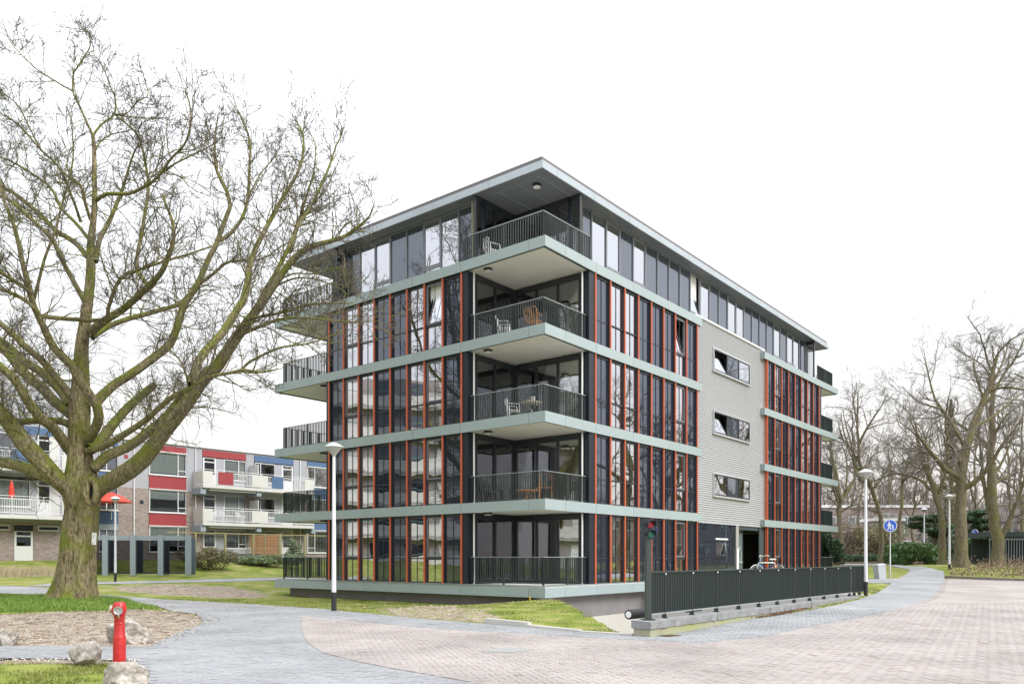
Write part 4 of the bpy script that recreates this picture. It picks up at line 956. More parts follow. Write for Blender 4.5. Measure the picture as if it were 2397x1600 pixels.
# ------------------------------------------------------------------ balcony furniture (stands on the building: things of their own)
def Bp(x, y, z): return B_M @ Vector((x, y, z))
B_M = Matrix.Translation((1.13, 27.18, 0)) @ Matrix.Rotation(R(51.0), 4, 'Z')
def chair(loc, rz, m, label, high=.45, arm=True, group=None):
    t = empty('chair', tuple(loc), rz, label, 'chair', group)
    for sx_ in (-.22, .22):
        for sy_ in (-.2, .2): MB().bar((sx_ * 1.1, sy_ * 1.1, 0), (sx_, sy_, high), .03, .03).build('leg', m, t)
    MB().box(-.24, -.22, high, .24, .22, high + .03).build('seat', m, t)
    bk = MB()
    for i in range(6): x = -.2 + .08 * i; bk.bar((x, .20, high + .03), (x * 1.05, .30, high + .42), .025, .015)
    bk.tube([(-.24, .2, high), (-.26, .29, high + .36), (-.18, .32, high + .46), (.18, .32, high + .46), (.26, .29, high + .36), (.24, .2, high)], .018, 6).build('backrest', m, t)
    if arm: MB().tube([(-.25, .25, high + .25), (-.27, -.15, high + .24), (-.25, -.2, high)], .018, 6).tube([(.25, .25, high + .25), (.27, -.15, high + .24), (.25, -.2, high)], .018, 6).build('armrest', m, t)
    return t
def table(loc, rz, m, label, w=.8, d=.6, h=.72):
    t = empty('table', tuple(loc), rz, label, 'table')
    for i in range(5): MB().box(-w / 2 + i * w / 5, -d / 2, h - .03, -w / 2 + (i + 1) * w / 5 - .01, d / 2, h).build('slat', m, t)
    for sx_ in (-1, 1): MB().bar((sx_ * w * .4, -d * .35, 0), (-sx_ * w * .3, d * .35, h - .03), .035, .025).build('leg', m, t)
    MB().bar((-w * .4, d * .35, h - .05), (w * .4, d * .35, h - .05), .03, .03).build('crossbar', m, t)
m_wood = mat('oiled_wood', (.40, .19, .07), .6, 0, .15, 5, stretch=(1, 8, 8)); m_darkch = mat('dark_wicker', (.06, .06, .065), .7)
chair(Bp(1.0, 3.2, DZ[4]), R(120), m_white, 'white metal chair on the top corner balcony')
table(Bp(1.5, 1.7, DZ[2]), R(30), mat('grey_wood', (.38, .36, .28), .7), 'grey wooden table with flower pot on the second floor corner balcony')
chair(Bp(1.4, 2.5, DZ[2]), R(100), m_white, 'white chair beside the table on the second floor corner balcony')
chair(Bp(.9, 3.2, DZ[1]), R(60), m_darkch, 'dark wicker chair at the left end of the first floor balcony')
chair(Bp(.9, .75, DZ[1]), R(200), m_wood, 'brown folding chair at the corner of the first floor balcony', arm=False)
table(Bp(1.1, 1.6, DZ[1]), R(20), m_wood, 'low brown wooden table on the first floor corner balcony', .7, .5, .45)
chair(Bp(1.0, 2.6, DZ[3]), R(80), m_white, 'white chair left on the third floor corner balcony')
chair(Bp(.95, 1.2, DZ[3]), R(150), m_wood, 'brown chair right on the third floor corner balcony')
fp_ = empty('flower_pot', tuple(Bp(1.45, 1.65, DZ[2] + .72)), 0, 'grey pot of purple flowers on the balcony table', 'flower pot')
MB().lathe([(.08, 0), (.12, .18)], 14).build('pot', m_alu, fp_, smooth=True)
rgf = np.random.default_rng(8); fm_ = MB()
for i in range(120):
    v = rgf.normal(0, .09, 3); c = np.array([v[0], v[1], .26 + abs(v[2])]); a = rgf.normal(0, .025, (3, 3)); fm_.poly([tuple(c + a[0]), tuple(c + a[1]), tuple(c + a[2])], int(i % 3 == 0))
fm_.build('flowers', [mat('leaf_green', (.06, .12, .03), .7), mat('purple', (.10, .06, .45), .7)], fp_)
# ------------------------------------------------------------------ trees
def bark(name, base, light, moss, mossamt, scale=1.0):
    m = bpy.data.materials.new(name); m.use_nodes = True; n = m.node_tree.nodes; l = m.node_tree.links; p = n['Principled BSDF']
    p.inputs['Roughness'].default_value = .92; p.inputs['Specular IOR Level'].default_value = .15
    ge = n.new('ShaderNodeNewGeometry'); mp = n.new('ShaderNodeMapping'); mp.inputs['Scale'].default_value = (1, 1, .22); l.new(ge.outputs['Position'], mp.inputs[0])
    a = n.new('ShaderNodeTexNoise'); a.inputs['Scale'].default_value = 12 * scale; a.inputs['Detail'].default_value = 8; a.inputs['Roughness'].default_value = .7; a.inputs['Distortion'].default_value = 1.2; l.new(mp.outputs[0], a.inputs['Vector'])
    cr = n.new('ShaderNodeValToRGB'); cr.color_ramp.elements[0].position = .36; cr.color_ramp.elements[0].color = (*base, 1); cr.color_ramp.elements[1].position = .60; cr.color_ramp.elements[1].color = (*light, 1); l.new(a.outputs[0], cr.inputs[0])
    b = n.new('ShaderNodeTexNoise'); b.inputs['Scale'].default_value = 1.3; b.inputs['Detail'].default_value = 6; l.new(ge.outputs['Position'], b.inputs['Vector'])
    sp = n.new('ShaderNodeSeparateXYZ'); l.new(ge.outputs['Normal'], sp.inputs[0])
    ma = n.new('ShaderNodeMath'); ma.operation = 'MULTIPLY_ADD'; l.new(sp.outputs[2], ma.inputs[0]); ma.inputs[1].default_value = .22; l.new(b.outputs[0], ma.inputs[2])
    mr = n.new('ShaderNodeMapRange'); mr.inputs[1].default_value = .62 - mossamt; mr.inputs[2].default_value = .82 - mossamt; mr.inputs[4].default_value = .9; l.new(ma.outputs[0], mr.inputs[0])
    mx = n.new('ShaderNodeMix'); mx.data_type = 'RGBA'; l.new(mr.outputs[0], mx.inputs[0]); l.new(cr.outputs[0], mx.inputs[6])
    mc = n.new('ShaderNodeMix'); mc.data_type = 'RGBA'; l.new(a.outputs[0], mc.inputs[0]); mc.inputs[6].default_value = (*[x * .5 for x in moss], 1); mc.inputs[7].default_value = (*[x * 1.5 for x in moss], 1)
    l.new(mc.outputs[2], mx.inputs[7]); l.new(mx.outputs[2], p.inputs['Base Color'])
    bp = n.new('ShaderNodeBump'); bp.inputs['Strength'].default_value = 1.0; bp.inputs['Distance'].default_value = .09; l.new(a.outputs[0], bp.inputs['Height']); l.new(bp.outputs[0], p.inputs['Normal'])
    MATS[name] = m; return m
m_bark = bark('bark', (.045, .034, .018), (.40, .335, .205), (.18, .21, .03), .17)
m_limb = bark('limb_bark', (.07, .058, .03), (.38, .335, .20), (.20, .225, .04), .17, 1.3)
m_twigs = mat('twig_bark', (.105, .09, .072), .9)
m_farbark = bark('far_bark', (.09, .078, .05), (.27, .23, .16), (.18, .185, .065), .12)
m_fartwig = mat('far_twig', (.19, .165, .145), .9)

def catmull(P, n):
    P = np.asarray(P, float); Q = np.vstack([2 * P[0] - P[1], P, 2 * P[-1] - P[-2]]); L = np.concatenate([[0], np.cumsum(np.linalg.norm(np.diff(P[:, :2], axis=0), axis=1))])
    out = []
    for s in np.linspace(0, L[-1], n):
        i = min(np.searchsorted(L, s, 'right') - 1, len(P) - 2); t = (s - L[i]) / (L[i+1] - L[i] + 1e-9); a, b, c, d = Q[i], Q[i+1], Q[i+2], Q[i+3]
        out.append(.5 * (2 * b + (c - a) * t + (2 * a - 5 * b + 4 * c - d) * t * t + (3 * b - a - 3 * c + d) * t ** 3))
    return np.array(out)
def spawn(P, Rr, Ls, per, ang, lf, rf, rg, up=.15, n=5, tmin=.12, wander=.22, rmax=9, curl=.08, lmin=.0):
    """children of the branches P (N,m,3); per = array or int of children per branch"""
    N, m_, _ = P.shape; per = np.full(N, per) if np.isscalar(per) else per; idx = np.repeat(np.arange(N), per); K = len(idx)
    t = rg.uniform(tmin, 1.0, K) ** .85; f = t * (m_ - 1); i0 = np.minimum(f.astype(int), m_ - 2); fr = (f - i0)[:, None]
    pos = P[idx, i0] * (1 - fr) + P[idx, i0 + 1] * fr; tan = P[idx, i0 + 1] - P[idx, i0]; tan /= np.linalg.norm(tan, axis=1, keepdims=True) + 1e-9
    r0 = Rr[idx, i0] * (1 - fr[:, 0]) + Rr[idx, i0 + 1] * fr[:, 0]
    rnd = rg.normal(size=(K, 3)); rnd -= (rnd * tan).sum(1, keepdims=True) * tan; rnd /= np.linalg.norm(rnd, axis=1, keepdims=True) + 1e-9
    a = rg.normal(ang, .22, K)[:, None]; d = tan * np.cos(a) + rnd * np.sin(a); d[:, 2] += up; d /= np.linalg.norm(d, axis=1, keepdims=True)
    L = Ls[idx] * lf * rg.uniform(.5, 1.45, K) * (1 - .35 * t); L = np.maximum(L, lmin); r = np.minimum(np.minimum(r0 * .75, r0 * rf + .001), rmax)
    pts = [pos]; bend = rg.normal(size=(K, 3)) * curl
    for k in range(n - 1):
        d = d + rg.normal(size=(K, 3)) * wander + bend; d[:, 2] += up * .35; d /= np.linalg.norm(d, axis=1, keepdims=True); pts.append(pts[-1] + d * (L / (n - 1))[:, None])
    Pn = np.stack(pts, 1); Rn = r[:, None] * np.linspace(1, .35, n)[None]
    return Pn, Rn, L
def twig_mesh(levels, name, m, sides=(4, 3, 3, 3)):
    V, F = join_np([tubes_np(P, Rr, sides[min(i, 3)]) for i, (P, Rr) in enumerate(levels)]); return np_mesh(name, V, F, m, smooth=True)

# the big tree, its limbs followed in the photograph and set out in depth round the trunk
TY = 27.0; TP = TY / FPX
TR = [((174, 1402), 52), ((175, 1388), 47), ((178, 1350), 42), ((182, 1300), 38), ((187, 1240), 36), ((192, 1190), 35), ((191, 1150), 40), ((188, 1115), 35), ((186, 1075), 27), ((184, 1010), 23), ((185, 955), 22), ((187, 905), 19), ((189, 860), 16.5), ((192, 802), 13.5), ((206, 700), 11), ((212, 640), 10), ((213, 572), 8.5), ((221, 486), 6), ((221, 400), 5), ((220, 339), 4.4), ((217, 317), 4)]
LIMBS = [  # (points px, r0, r1, depth of tip in metres)
 ([(217,317),(198,275),(184,244),(171,214),(172,172),(179,161),(195,135),(211,109),(208,80),(201,67),(182,46)],3.4,.8,-.5),
 ([(171,214),(143,198),(86,162),(57,135),(29,106),(17,83)],2.2,.7,-1.2),
 ([(217,317),(238,291),(267,268),(270,230),(258,201),(250,178),(235,146),(217,129)],3.2,.7,.8),
 ([(267,268),(298,264),(321,238),(344,225),(344,201),(336,178)],2.0,.7,.6),
 ([(267,268),(298,273),(339,277),(393,275)],1.8,.8,.9),
 ([(225,350),(236,331),(264,314),(301,306),(320,296)],2.4,.8,1.5),
 ([(224,470),(240,458),(258,453),(301,453),(344,434),(373,411),(402,370),(430,341),(445,301),(447,258),(436,218),(428,200)],5.5,1.0,-2.5),
 ([(373,411),(402,388),(440,368),(489,343),(520,322)],3,.8,-3.0),
 ([(353,672),(336,655),(320,625),(324,586),(333,543),(339,500),(344,472),(347,429),(339,373),(324,318),(296,290),(270,268)],6.0,1.8,1.8),
 ([(222,945),(258,906),(304,877),(344,849),(382,820),(402,800),(419,750),(430,715),(464,664),(483,616),(492,598),(505,576),(512,557),(528,512),(540,487),(527,436),(508,407),(502,353),(505,305),(512,264)],13,1.2,2.5),
 ([(505,565),(534,551),(566,512),(580,465),(583,407),(586,353),(582,318),(566,280),(553,248),(543,213)],5.5,.9,3.2),
 ([(580,465),(610,407),(645,366),(655,345)],2.6,.9,4.2),
 ([(212,775),(250,747),(287,724),(321,695),(353,664),(379,635),(396,595),(406,563),(404,520),(387,475),(380,452)],11,2.4,-2.8),
 ([(216,790),(250,765),(287,750),(359,730),(402,718),(425,707),(464,667),(500,640),(530,615),(560,610),(591,612)],8,2.4,4.0),
 ([(100,741),(172,747),(244,747),(255,718),(270,673),(287,647),(324,632),(373,615),(450,592),(500,575)],6.5,1.8,-3.6),
 ([(187,1046),(218,1012),(232,978),(230,955),(212,926),(184,886),(166,852),(126,814),(100,759),(77,710),(69,670),(55,624),(43,566),(32,526),(17,489),(6,457),(2,420)],14,2.2,-3.6),
 ([(77,710),(92,653),(106,601),(129,543),(143,489),(161,423),(169,390),(172,359),(170,322),(169,287)],4.5,1.0,-4.2),
 ([(170,1060),(161,1050),(126,1001),(95,978),(63,935),(34,889),(0,857),(-50,825),(-110,800)],14,8,-3.0),
 ([(165,968),(126,938),(100,909),(57,872),(23,832),(0,811),(-60,770),(-120,745)],15,8,.8),
 ([(166,950),(143,915),(103,875),(57,846),(29,817),(0,794),(-50,760)],14,6,2.6),
 ([(178,943),(161,920),(126,877),(98,843),(57,809),(26,779),(0,756),(-40,730)],11,6,-1.2),
 ([(178,1165),(160,1143),(129,1116),(92,1073),(57,1038),(26,995),(0,966),(-50,905),(-100,880)],25,15,-2.0),
 ([(130,1125),(115,1120),(57,1093),(0,1081),(-70,1078),(-130,1060)],16,11,1.5),
 ([(172,1000),(150,988),(126,984),(80,984),(50,988),(28,998)],10,8,-.5),
 ([(196,1056),(220,1050),(244,1044),(287,1018),(339,984),(402,929),(450,906),(496,881),(540,872),(572,865),(610,871),(652,863)],10,2.0,-4.6),
 ([(562,868),(580,850),(598,839),(655,814),(719,804),(770,788),(805,772)],4.0,1.2,-5.0),
 ([(212,1052),(235,1030),(258,1001),(298,955),(330,926),(364,898)],14,9.5,2.6),
 ([(215,1098),(235,1082),(250,1067),(301,1044),(344,1012),(387,978),(416,943),(440,915)],14,11,1.2),
 ([(205,1165),(235,1139),(287,1110),(330,1078),(359,1044),(393,1001),(425,961),(449,926),(473,887),(512,855),(540,807),(566,772),(579,753),(604,721),(636,676),(650,655),(677,618),(719,579),(792,560),(830,538),(869,503),(878,471)],24,1.0,-1.5),
 ([(448,900),(464,845),(486,815),(521,779),(553,728),(570,700),(585,632),(579,646),(591,599),(610,557),(645,493),(668,452),(700,398),(712,334),(700,292),(684,270)],12,1.0,1.5),
 ([(600,722),(620,680),(642,646),(674,583),(696,528),(725,487),(751,436),(770,391),(786,343),(802,305),(786,270)],7,.9,.8),
 ([(680,590),(687,567),(709,487),(719,455),(735,398),(738,337),(719,305)],4.5,.9,2.4),
 ([(540,800),(565,760),(590,745),(630,737),(677,727),(719,713),(783,710),(824,709)],5.5,1.6,-3.2),
 ([(548,795),(575,778),(604,766),(655,747),(719,744),(814,753),(885,751)],5.5,1.2,-4.4),
 ([(189,520),(172,470),(138,393),(95,350),(43,293),(0,264),(-30,240)],4,1.2,-1.6),
 ([(212,515),(201,480),(189,437),(172,422),(138,396)],4.5,3,-.8),
 ([(207,558),(178,523),(143,486),(121,443),(86,414),(29,379),(-20,360)],4.8,1.8,2.5),
 ([(204,601),(178,569),(129,538),(86,495),(43,460),(17,443),(-30,430)],7.5,4,1.2),
 ([(203,716),(172,658),(149,615),(126,566),(100,538),(57,498),(23,469),(-20,450)],7,4,-1.5),
 ([(77,687),(34,658),(0,635),(-40,600)],6,4,-4.0),
 ([(95,739),(57,701),(0,676),(-50,660)],6,4,-4.0),
 ([(95,350),(72,304),(57,273),(43,247),(9,218)],2.2,.8,-2.2),
 ([(224,612),(235,555),(253,523),(276,472),(287,443),(310,367),(324,339)],7.5,1.6,2.2),
 ([(591,612),(625,600),(660,575),(690,560),(740,520)],2.4,1.0,4.8),
 ([(402,930),(440,910),(430,860),(410,830),(380,810)],4,1.5,-3),
 ([(636,676),(665,660),(700,650),(745,655),(790,672),(815,690)],3,.9,-2.8),
 ([(652,655),(690,640),(740,640),(790,625),(815,640)],2.6,.8,-2.2),
]
BT = empty('bare_tree', (at(174, TY, 0).x, TY, float(terrain(at(174, TY, 0).x, TY))), 0, 'big gnarled mossy bare tree with spreading limbs at the left', 'tree')
BTi = Matrix.Translation(-BT.location)
def to3(px, py, Y): return np.array([(px - CX) / FPX * Y, Y, EYE + (HY - py) / FPX * Y])
placed = [(x, y, TY, r) for (x, y), r in TR]
tp = catmull(np.array([(*q, r) for q, r in TR]), 170)
for q in tp: placed.append((q[0], q[1], TY, q[2]))
bl = np.array(BT.location)
# trunk with ridges
P3 = np.array([to3(q[0], q[1], TY) for q in tp]) - bl; rr = tp[:, 2] * TP; ns_ = 110
T = np.gradient(P3, axis=0); T /= np.linalg.norm(T, axis=1)[:, None]; U = np.cross(T, [0, 1, 0]); U /= np.linalg.norm(U, axis=1)[:, None]; Wv = np.cross(T, U)
th = np.arange(ns_) * 2 * np.pi / ns_; zz = np.arange(len(P3))
zm = np.concatenate([[0], np.cumsum(np.linalg.norm(np.diff(P3, axis=0), axis=1))])[:, None]; tw = th[None] + .12 * zm
def rid(x): return np.abs(np.sin(x)) ** .6
disp = 1 + .05 * np.sin(tw * 3 + .6) + .045 * np.sin(tw * 5 - zm * .4 + 1 + np.sin(zm * 1.7)) + .05 * (rid(tw * 9 + 1.1 * np.sin(zm * 2.1 + tw * 2)) - .6) + .035 * (rid(tw * 17 + 1.3 * np.sin(zm * 3.7 + tw * 3)) - .6) + RNG.normal(0, .007, (len(P3), ns_))
disp = 1 + (disp - 1) * np.clip(rr / .25, .35, 1)[:, None]
fl = np.exp(-zm / .45) * .26 * np.maximum(0, np.sin(tw * 4 + .6)); disp = disp + fl
V = P3[:, None] + (U[:, None] * np.cos(th)[None, :, None] + Wv[:, None] * np.sin(th)[None, :, None]) * (rr[:, None] * disp)[:, :, None]
ix = np.arange(len(P3) * ns_).reshape(len(P3), ns_); nx_ = np.roll(ix, -1, 1); F = np.stack([ix[:-1], ix[1:], nx_[1:], nx_[:-1]], -1).reshape(-1, 4)
trk = inst('trunk', np_mesh('trunk', V.reshape(-1, 3), F, m_bark, True), BT)
# knot hole
kx = to3(214, 1150, TY - .98) - bl; kn = MB()
ring = [(kx[0] + .17 * math.cos(a) * (1 if abs(a) < 9 else 1), kx[1] + .02 * math.sin(3 * a), kx[2] + .40 * math.sin(a)) for a in np.linspace(0, 2 * math.pi, 17)]
kn.tube(ring, .105, 12, cap=False); kn.build('knot', m_bark, BT, smooth=True)
MB().lathe([(.0, 0), (.9, .02), (1, .05)], 20, axis='y').build('knot_hollow', mat('hollow', (.02, .014, .01), .95), BT, tuple(kx + np.array([.03, .04, 0]))).scale = (.15, 1, .38)
pn = to3(222, 1260, TY - .30) - bl
pp = MB().box(-.085, -.006, -.20, .085, 0, .20).box(-.05, -.009, -.17, -.02, -.006, -.13, 1)
for i in range(5): pp.box(-.06, -.009, .02 + i * .03, .05 - .02 * (i % 2), -.0065, .028 + i * .03, 2)
tag(pp.build('paper_notice', [m_white, m_frame, mat('grey_ink', (.45, .46, .5), .9)], None, tuple(pn + bl + np.array([.04, -.12, 0])), (0, R(4), R(-12))), 'white paper notice pinned on the big tree trunk', 'notice')
allP, allR, allL = [], [], []
for pts, r0, r1, dy in LIMBS:
    r0 *= .84; r1 *= .84
    x0, y0 = pts[0]; d0 = min(placed, key=lambda q: (q[0] - x0) ** 2 + (q[1] - y0) ** 2); Y0 = d0[2]
    q = catmull(np.array([(*p_, 0.0) for p_ in pts]), 26); s = np.linspace(0, 1, 26)
    Yk = Y0 + (dy - (Y0 - TY)) * s ** .9 if abs(Y0 - TY) > .3 else Y0 + dy * np.sin(s * math.pi / 2)
    rs_ = r0 * (1 - s) ** .8 * 1.0 + r1 * (1 - (1 - s) ** .8); rs_ = np.where(s > .97, rs_ * .7, rs_)
    wob = np.cumsum(RNG.normal(0, .35, (26, 2)), axis=0) * s[:, None] * .6 * (1 - s[:, None])
    P_ = np.array([to3(q[i, 0] + wob[i, 0] * 1.0, q[i, 1] + wob[i, 1] * 1.0, Yk[i]) for i in range(26)]) - bl
    Rm = rs_ * Yk / FPX
    for i in range(26): placed.append((q[i, 0], q[i, 1], Yk[i], rs_[i]))
    sd = 40 if r0 > 7 else 10 if r0 > 4 else 6
    if r0 > 7:
        sq = np.linspace(0, 25, 120); Pd = np.stack([np.interp(sq, np.arange(26), P_[:, c_]) for c_ in range(3)], 1); Pd[1:-1] = .25 * Pd[:-2] + .5 * Pd[1:-1] + .25 * Pd[2:]; Rd_ = np.interp(sq, np.arange(26), Rm)
        V, F = tubes_np(Pd[None], Rd_[None], sd); k = np.tile(np.arange(sd), 120) * 2 * np.pi / sd; zl_ = np.repeat(np.concatenate([[0], np.cumsum(np.linalg.norm(np.diff(Pd, axis=0), axis=1))]), sd); ctr = np.repeat(Pd, sd, 0)
        amp = np.repeat(np.clip(Rd_ / .2, .35, 1), sd)
        dsp = 1 + amp * (.06 * np.sin(2 * k + zl_ * 1.3 + r0) + .05 * np.sin(3 * k - zl_ * 2.1) + .10 * (rid(4.5 * k + 1.2 * np.sin(zl_ * 2.6 + k) + .4 * zl_) - .6) + .06 * (rid(8 * k + 1.4 * np.sin(zl_ * 4.1 + 2 * k)) - .6)) + RNG.normal(0, .012, len(V))
        V = ctr + (V - ctr) * dsp[:, None]
    else: V, F = tubes_np(P_[None], Rm[None], sd)
    if 4 < r0 <= 7:
        k = np.tile(np.arange(sd), 26); j = np.repeat(np.arange(26), sd); ctr = P_[j]; rad = V - ctr
        V = ctr + rad * (1 + .09 * np.sin(k * 2 * np.pi / sd * 3 + j * .5 + r0) + RNG.normal(0, .045, len(V)))[:, None]
    inst('limb', np_mesh('limb', V, F, m_limb, True), BT)
    allP.append(P_); allR.append(Rm); allL.append(np.linalg.norm(np.diff(P_, axis=0), axis=1).sum())
AP, AR, AL = np.array(allP), np.array(allR), np.array(allL)
rg = np.random.default_rng(42)
per = np.clip((AL * 4.0).astype(int), 14, 52); ref = np.minimum(AL, 5.0)
l1 = spawn(AP, AR, ref, per, .95, .34, .45, rg, up=.12, n=8, tmin=.14, wander=.17, rmax=.022, curl=.06, lmin=.9)
l2 = spawn(*l1, 5, .8, .55, .62, rg, up=.10, n=6, wander=.22, rmax=.012, curl=.08)
l3 = spawn(*l2, 3, .75, .58, .66, rg, up=.14, n=5, wander=.2, rmax=.008, curl=.1)
l4 = spawn(*l3, 1, .6, .75, .8, rg, up=.2, n=4, wander=.22, rmax=.006, curl=.1, lmin=.16)
for L_, m_ in ((l1, .009), (l2, .0066), (l3, .0052), (l4, .0046)): L_[1][:] = np.maximum(L_[1], m_)
inst('branches', twig_mesh([l1[:2]], 'branches', m_limb, (5, 3)), BT, kind='stuff')
inst('twigs', twig_mesh([l2[:2], l3[:2], l4[:2]], 'twigs', m_twigs, (4, 3, 3)), BT, kind='stuff')

# ------------------------------------------------------------------ generic bare trees
def bare_tree(base, trunk_px, r_px, Y, label, seed, nl=8, crown=1.0, group='bare trees behind the street', levels=4, mb=None, mt=None, spread=.75, fork=.3, ht=None, dens=1.0, limbs=None):
    """trunk_px: list of photo points from the base up (or metres tuples when base is given)"""
    mb = mb or m_farbark; mt = mt or m_fartwig
    if base is None:
        pts = np.array([to3(x, y, Y) for x, y in trunk_px])
        b = pts[0].copy()
    else:
        b = np.array(base); pts = b + np.array(trunk_px)
    b[2] = float(terrain(b[0], b[1])); pts[0, 2] = b[2] - .15
    t = empty('bare_tree', tuple(b), 0, label, 'tree', group); rg = np.random.default_rng(seed)
    L = np.concatenate([[0], np.cumsum(np.linalg.norm(np.diff(pts, axis=0), axis=1))]); s = np.linspace(0, L[-1], 16)
    P_ = np.stack([np.interp(s, L, pts[:, i]) for i in range(3)], 1); P_[1:-1] = .25 * P_[:-2] + .5 * P_[1:-1] + .25 * P_[2:]
    P_[2:-1, :2] += rg.normal(0, .06, (13, 2)); P_ -= b
    r0 = r_px * Y / FPX if base is None else r_px; Rm = r0 * (np.linspace(1, .14, 16)) ** .75; Rm[0] *= 1.35
    V, F = tubes_np(P_[None], Rm[None], 12); inst('trunk', np_mesh('trunk', V, F, mb, True), t)
    H = L[-1]; a1 = spawn(P_[None], Rm[None], np.array([H]), nl, spread, .60 * crown, .60, rg, up=.16, n=10, tmin=fork, wander=.15, curl=.07)
    if limbs:
        LP, LR = [], []
        for lp, ra, rb_, dy in limbs:
            q = catmull(np.array([(1840 + x * .4144, 750 + y * .4144, 0.) for x, y in lp]), 10); sq = np.linspace(0, 1, 10)
            LP.append(np.array([to3(q[i, 0], q[i, 1], Y + dy * sq[i]) for i in range(10)]) - b); LR.append((ra * (1 - sq) + rb_ * sq) * Y / FPX)
        k = max(3, nl // 3); a1 = (np.concatenate([np.array(LP), a1[0][:k]]), np.concatenate([np.array(LR), a1[1][:k]]), np.concatenate([[max(H * .5, 4)] * len(LP), a1[2][:k]]))
    for i in range(len(a1[0])):
        V, F = tubes_np(a1[0][i:i+1], a1[1][i:i+1], 8); inst('limb', np_mesh('limb', V, F, mb, True), t)
    b2 = spawn(*a1, int(9 * dens), .9, .46, .55, rg, up=.09, n=7, wander=.2, rmax=.07); b3 = spawn(*b2, int(8 * dens), .9, .5, .6, rg, up=.08, n=5, wander=.2, rmax=.03)
    lv = [b2[:2], b3[:2]]
    if levels > 3:
        b4 = spawn(*b3, max(2, int(4 * dens)), .75, .55, .7, rg, up=.1, n=4, wander=.24, rmax=.014); b4[1][:] = np.maximum(b4[1], .0045 * Y / 40 if base is None else .006); lv.append(b4[:2])
    inst('twigs', twig_mesh(lv, 'twigs', mt), t, kind='stuff'); return t
bare_tree(None, [(2250,1336),(2249,1250),(2248,1160),(2247,1110),(2262,1050),(2280,990),(2300,940),(2325,890),(2335,830)], 15, 49, 'thick bare tree with ridged trunk by the right lamp, tallest at the right', 101, 12, .8, spread=.9, fork=.4, dens=1.0,
    limbs=[([(990,930),(1020,760),(1060,600),(1120,450),(1180,330),(1230,220),(1260,120)],8,1,1.5), ([(975,880),(900,840),(850,780),(800,720),(740,640),(700,560)],7,1,-2), ([(1010,720),(950,600),(880,500),(840,440),(800,290),(780,180)],5,.8,1),
    ([(880,500),(780,470),(700,420),(660,370)],2.5,.8,2), ([(1000,950),(1080,900),(1150,820),(1220,700),(1300,600),(1350,520)],7,1,-2.5), ([(1000,820),(930,700),(900,600),(910,480),(930,380)],4,.8,-2), ([(1060,600),(1140,560),(1220,500),(1300,430),(1350,400)],4,.8,2), ([(1120,450),(1080,340),(1060,240),(1080,160)],3,.7,0)])
bare_tree(None, [(1966,1313),(1966,1240),(1966,1180),(1966,1165),(1962,1120),(1950,1080),(1945,1040),(1935,1010)], 7.5, 72, 'bare tree with forked crown just right of the new building', 102, 10, .7, spread=.7, fork=.3,
    limbs=[([(300,1010),(275,900),(265,760),(235,700),(195,640)],4,.8,0), ([(318,1010),(370,930),(400,840),(380,740),(340,600),(320,500)],4,.8,1), ([(300,1060),(250,1000),(210,960)],2,.6,0), ([(310,1080),(380,1040),(450,1060),(510,1090)],2.5,.6,-1)])
bare_tree(None, [(2062,1322),(2061,1260),(2058,1190),(2042,1130),(2015,1100),(2008,1040),(2008,960),(2008,915)], 6, 62, 'leaning bare tree behind the grey bin', 103, 10, .7, spread=.7, fork=.35,
    limbs=[([(430,840),(400,780),(350,700),(320,600),(310,520)],3.5,.7,1), ([(410,700),(450,620),(500,540),(540,480),(580,400)],3.5,.7,-1), ([(405,600),(390,520),(380,440),(400,380)],2.5,.7,0), ([(520,1080),(450,1060),(400,1070),(340,1040)],2.5,.6,-1), ([(500,940),(560,860),(600,780),(620,700)],3,.6,1)])
bare_tree(None, [(2003,1312),(2004,1270),(2008,1220),(2012,1170),(2020,1120),(2040,1060)], 3.5, 78, 'thin bare tree with a low side branch behind the right lamp post', 104, 7, .7, spread=.8, fork=.3)
bare_tree(None, [(2103,1314),(2104,1260),(2108,1180),(2112,1130),(2125,1080),(2140,1020)], 5, 72, 'bare tree behind the rhododendrons left of the far lamp post', 105, 9, .75, spread=.75, fork=.3)
bare_tree(None, [(2205,1326),(2204,1250),(2200,1190),(2190,1150),(2170,1110),(2150,1050),(2143,990)], 8.5, 58, 'bare mossy tree between the far lamp post and the thick tree', 106, 10, .8, spread=.75, fork=.35,
    limbs=[([(850,960),(800,850),(770,740),(730,640),(650,580),(630,520)],5,.7,1), ([(860,980),(900,860),(910,740),(880,620),(860,520)],4,.7,-1), ([(800,850),(740,830),(690,800),(640,780)],2.5,.6,0)])
bare_tree(None, [(2336,1320),(2334,1250),(2326,1180),(2318,1120),(2322,1050),(2320,980),(2325,880)], 14, 56, 'dark forked bare tree in front of the shelter at the right edge', 107, 12, .8, spread=.7, fork=.28, dens=1.0,
    limbs=[([(1175,1200),(1130,1000),(1110,850),(1095,700),(1090,600),(1060,520)],6,.8,1), ([(1215,1230),(1280,1080),(1320,980),(1350,880)],6,2,-1), ([(1160,900),(1230,780),(1280,660),(1340,560)],4,.8,1), ([(1155,700),(1200,600),(1260,520),(1340,470)],3.5,.8,-1), ([(1150,560),(1130,450),(1140,360),(1150,300)],3,.8,0)])
bare_tree(None, [(2135,1316),(2136,1250),(2140,1180),(2150,1100)], 4, 80, 'thin bare tree right of the round blue sign', 108, 7, .8, fork=.3)
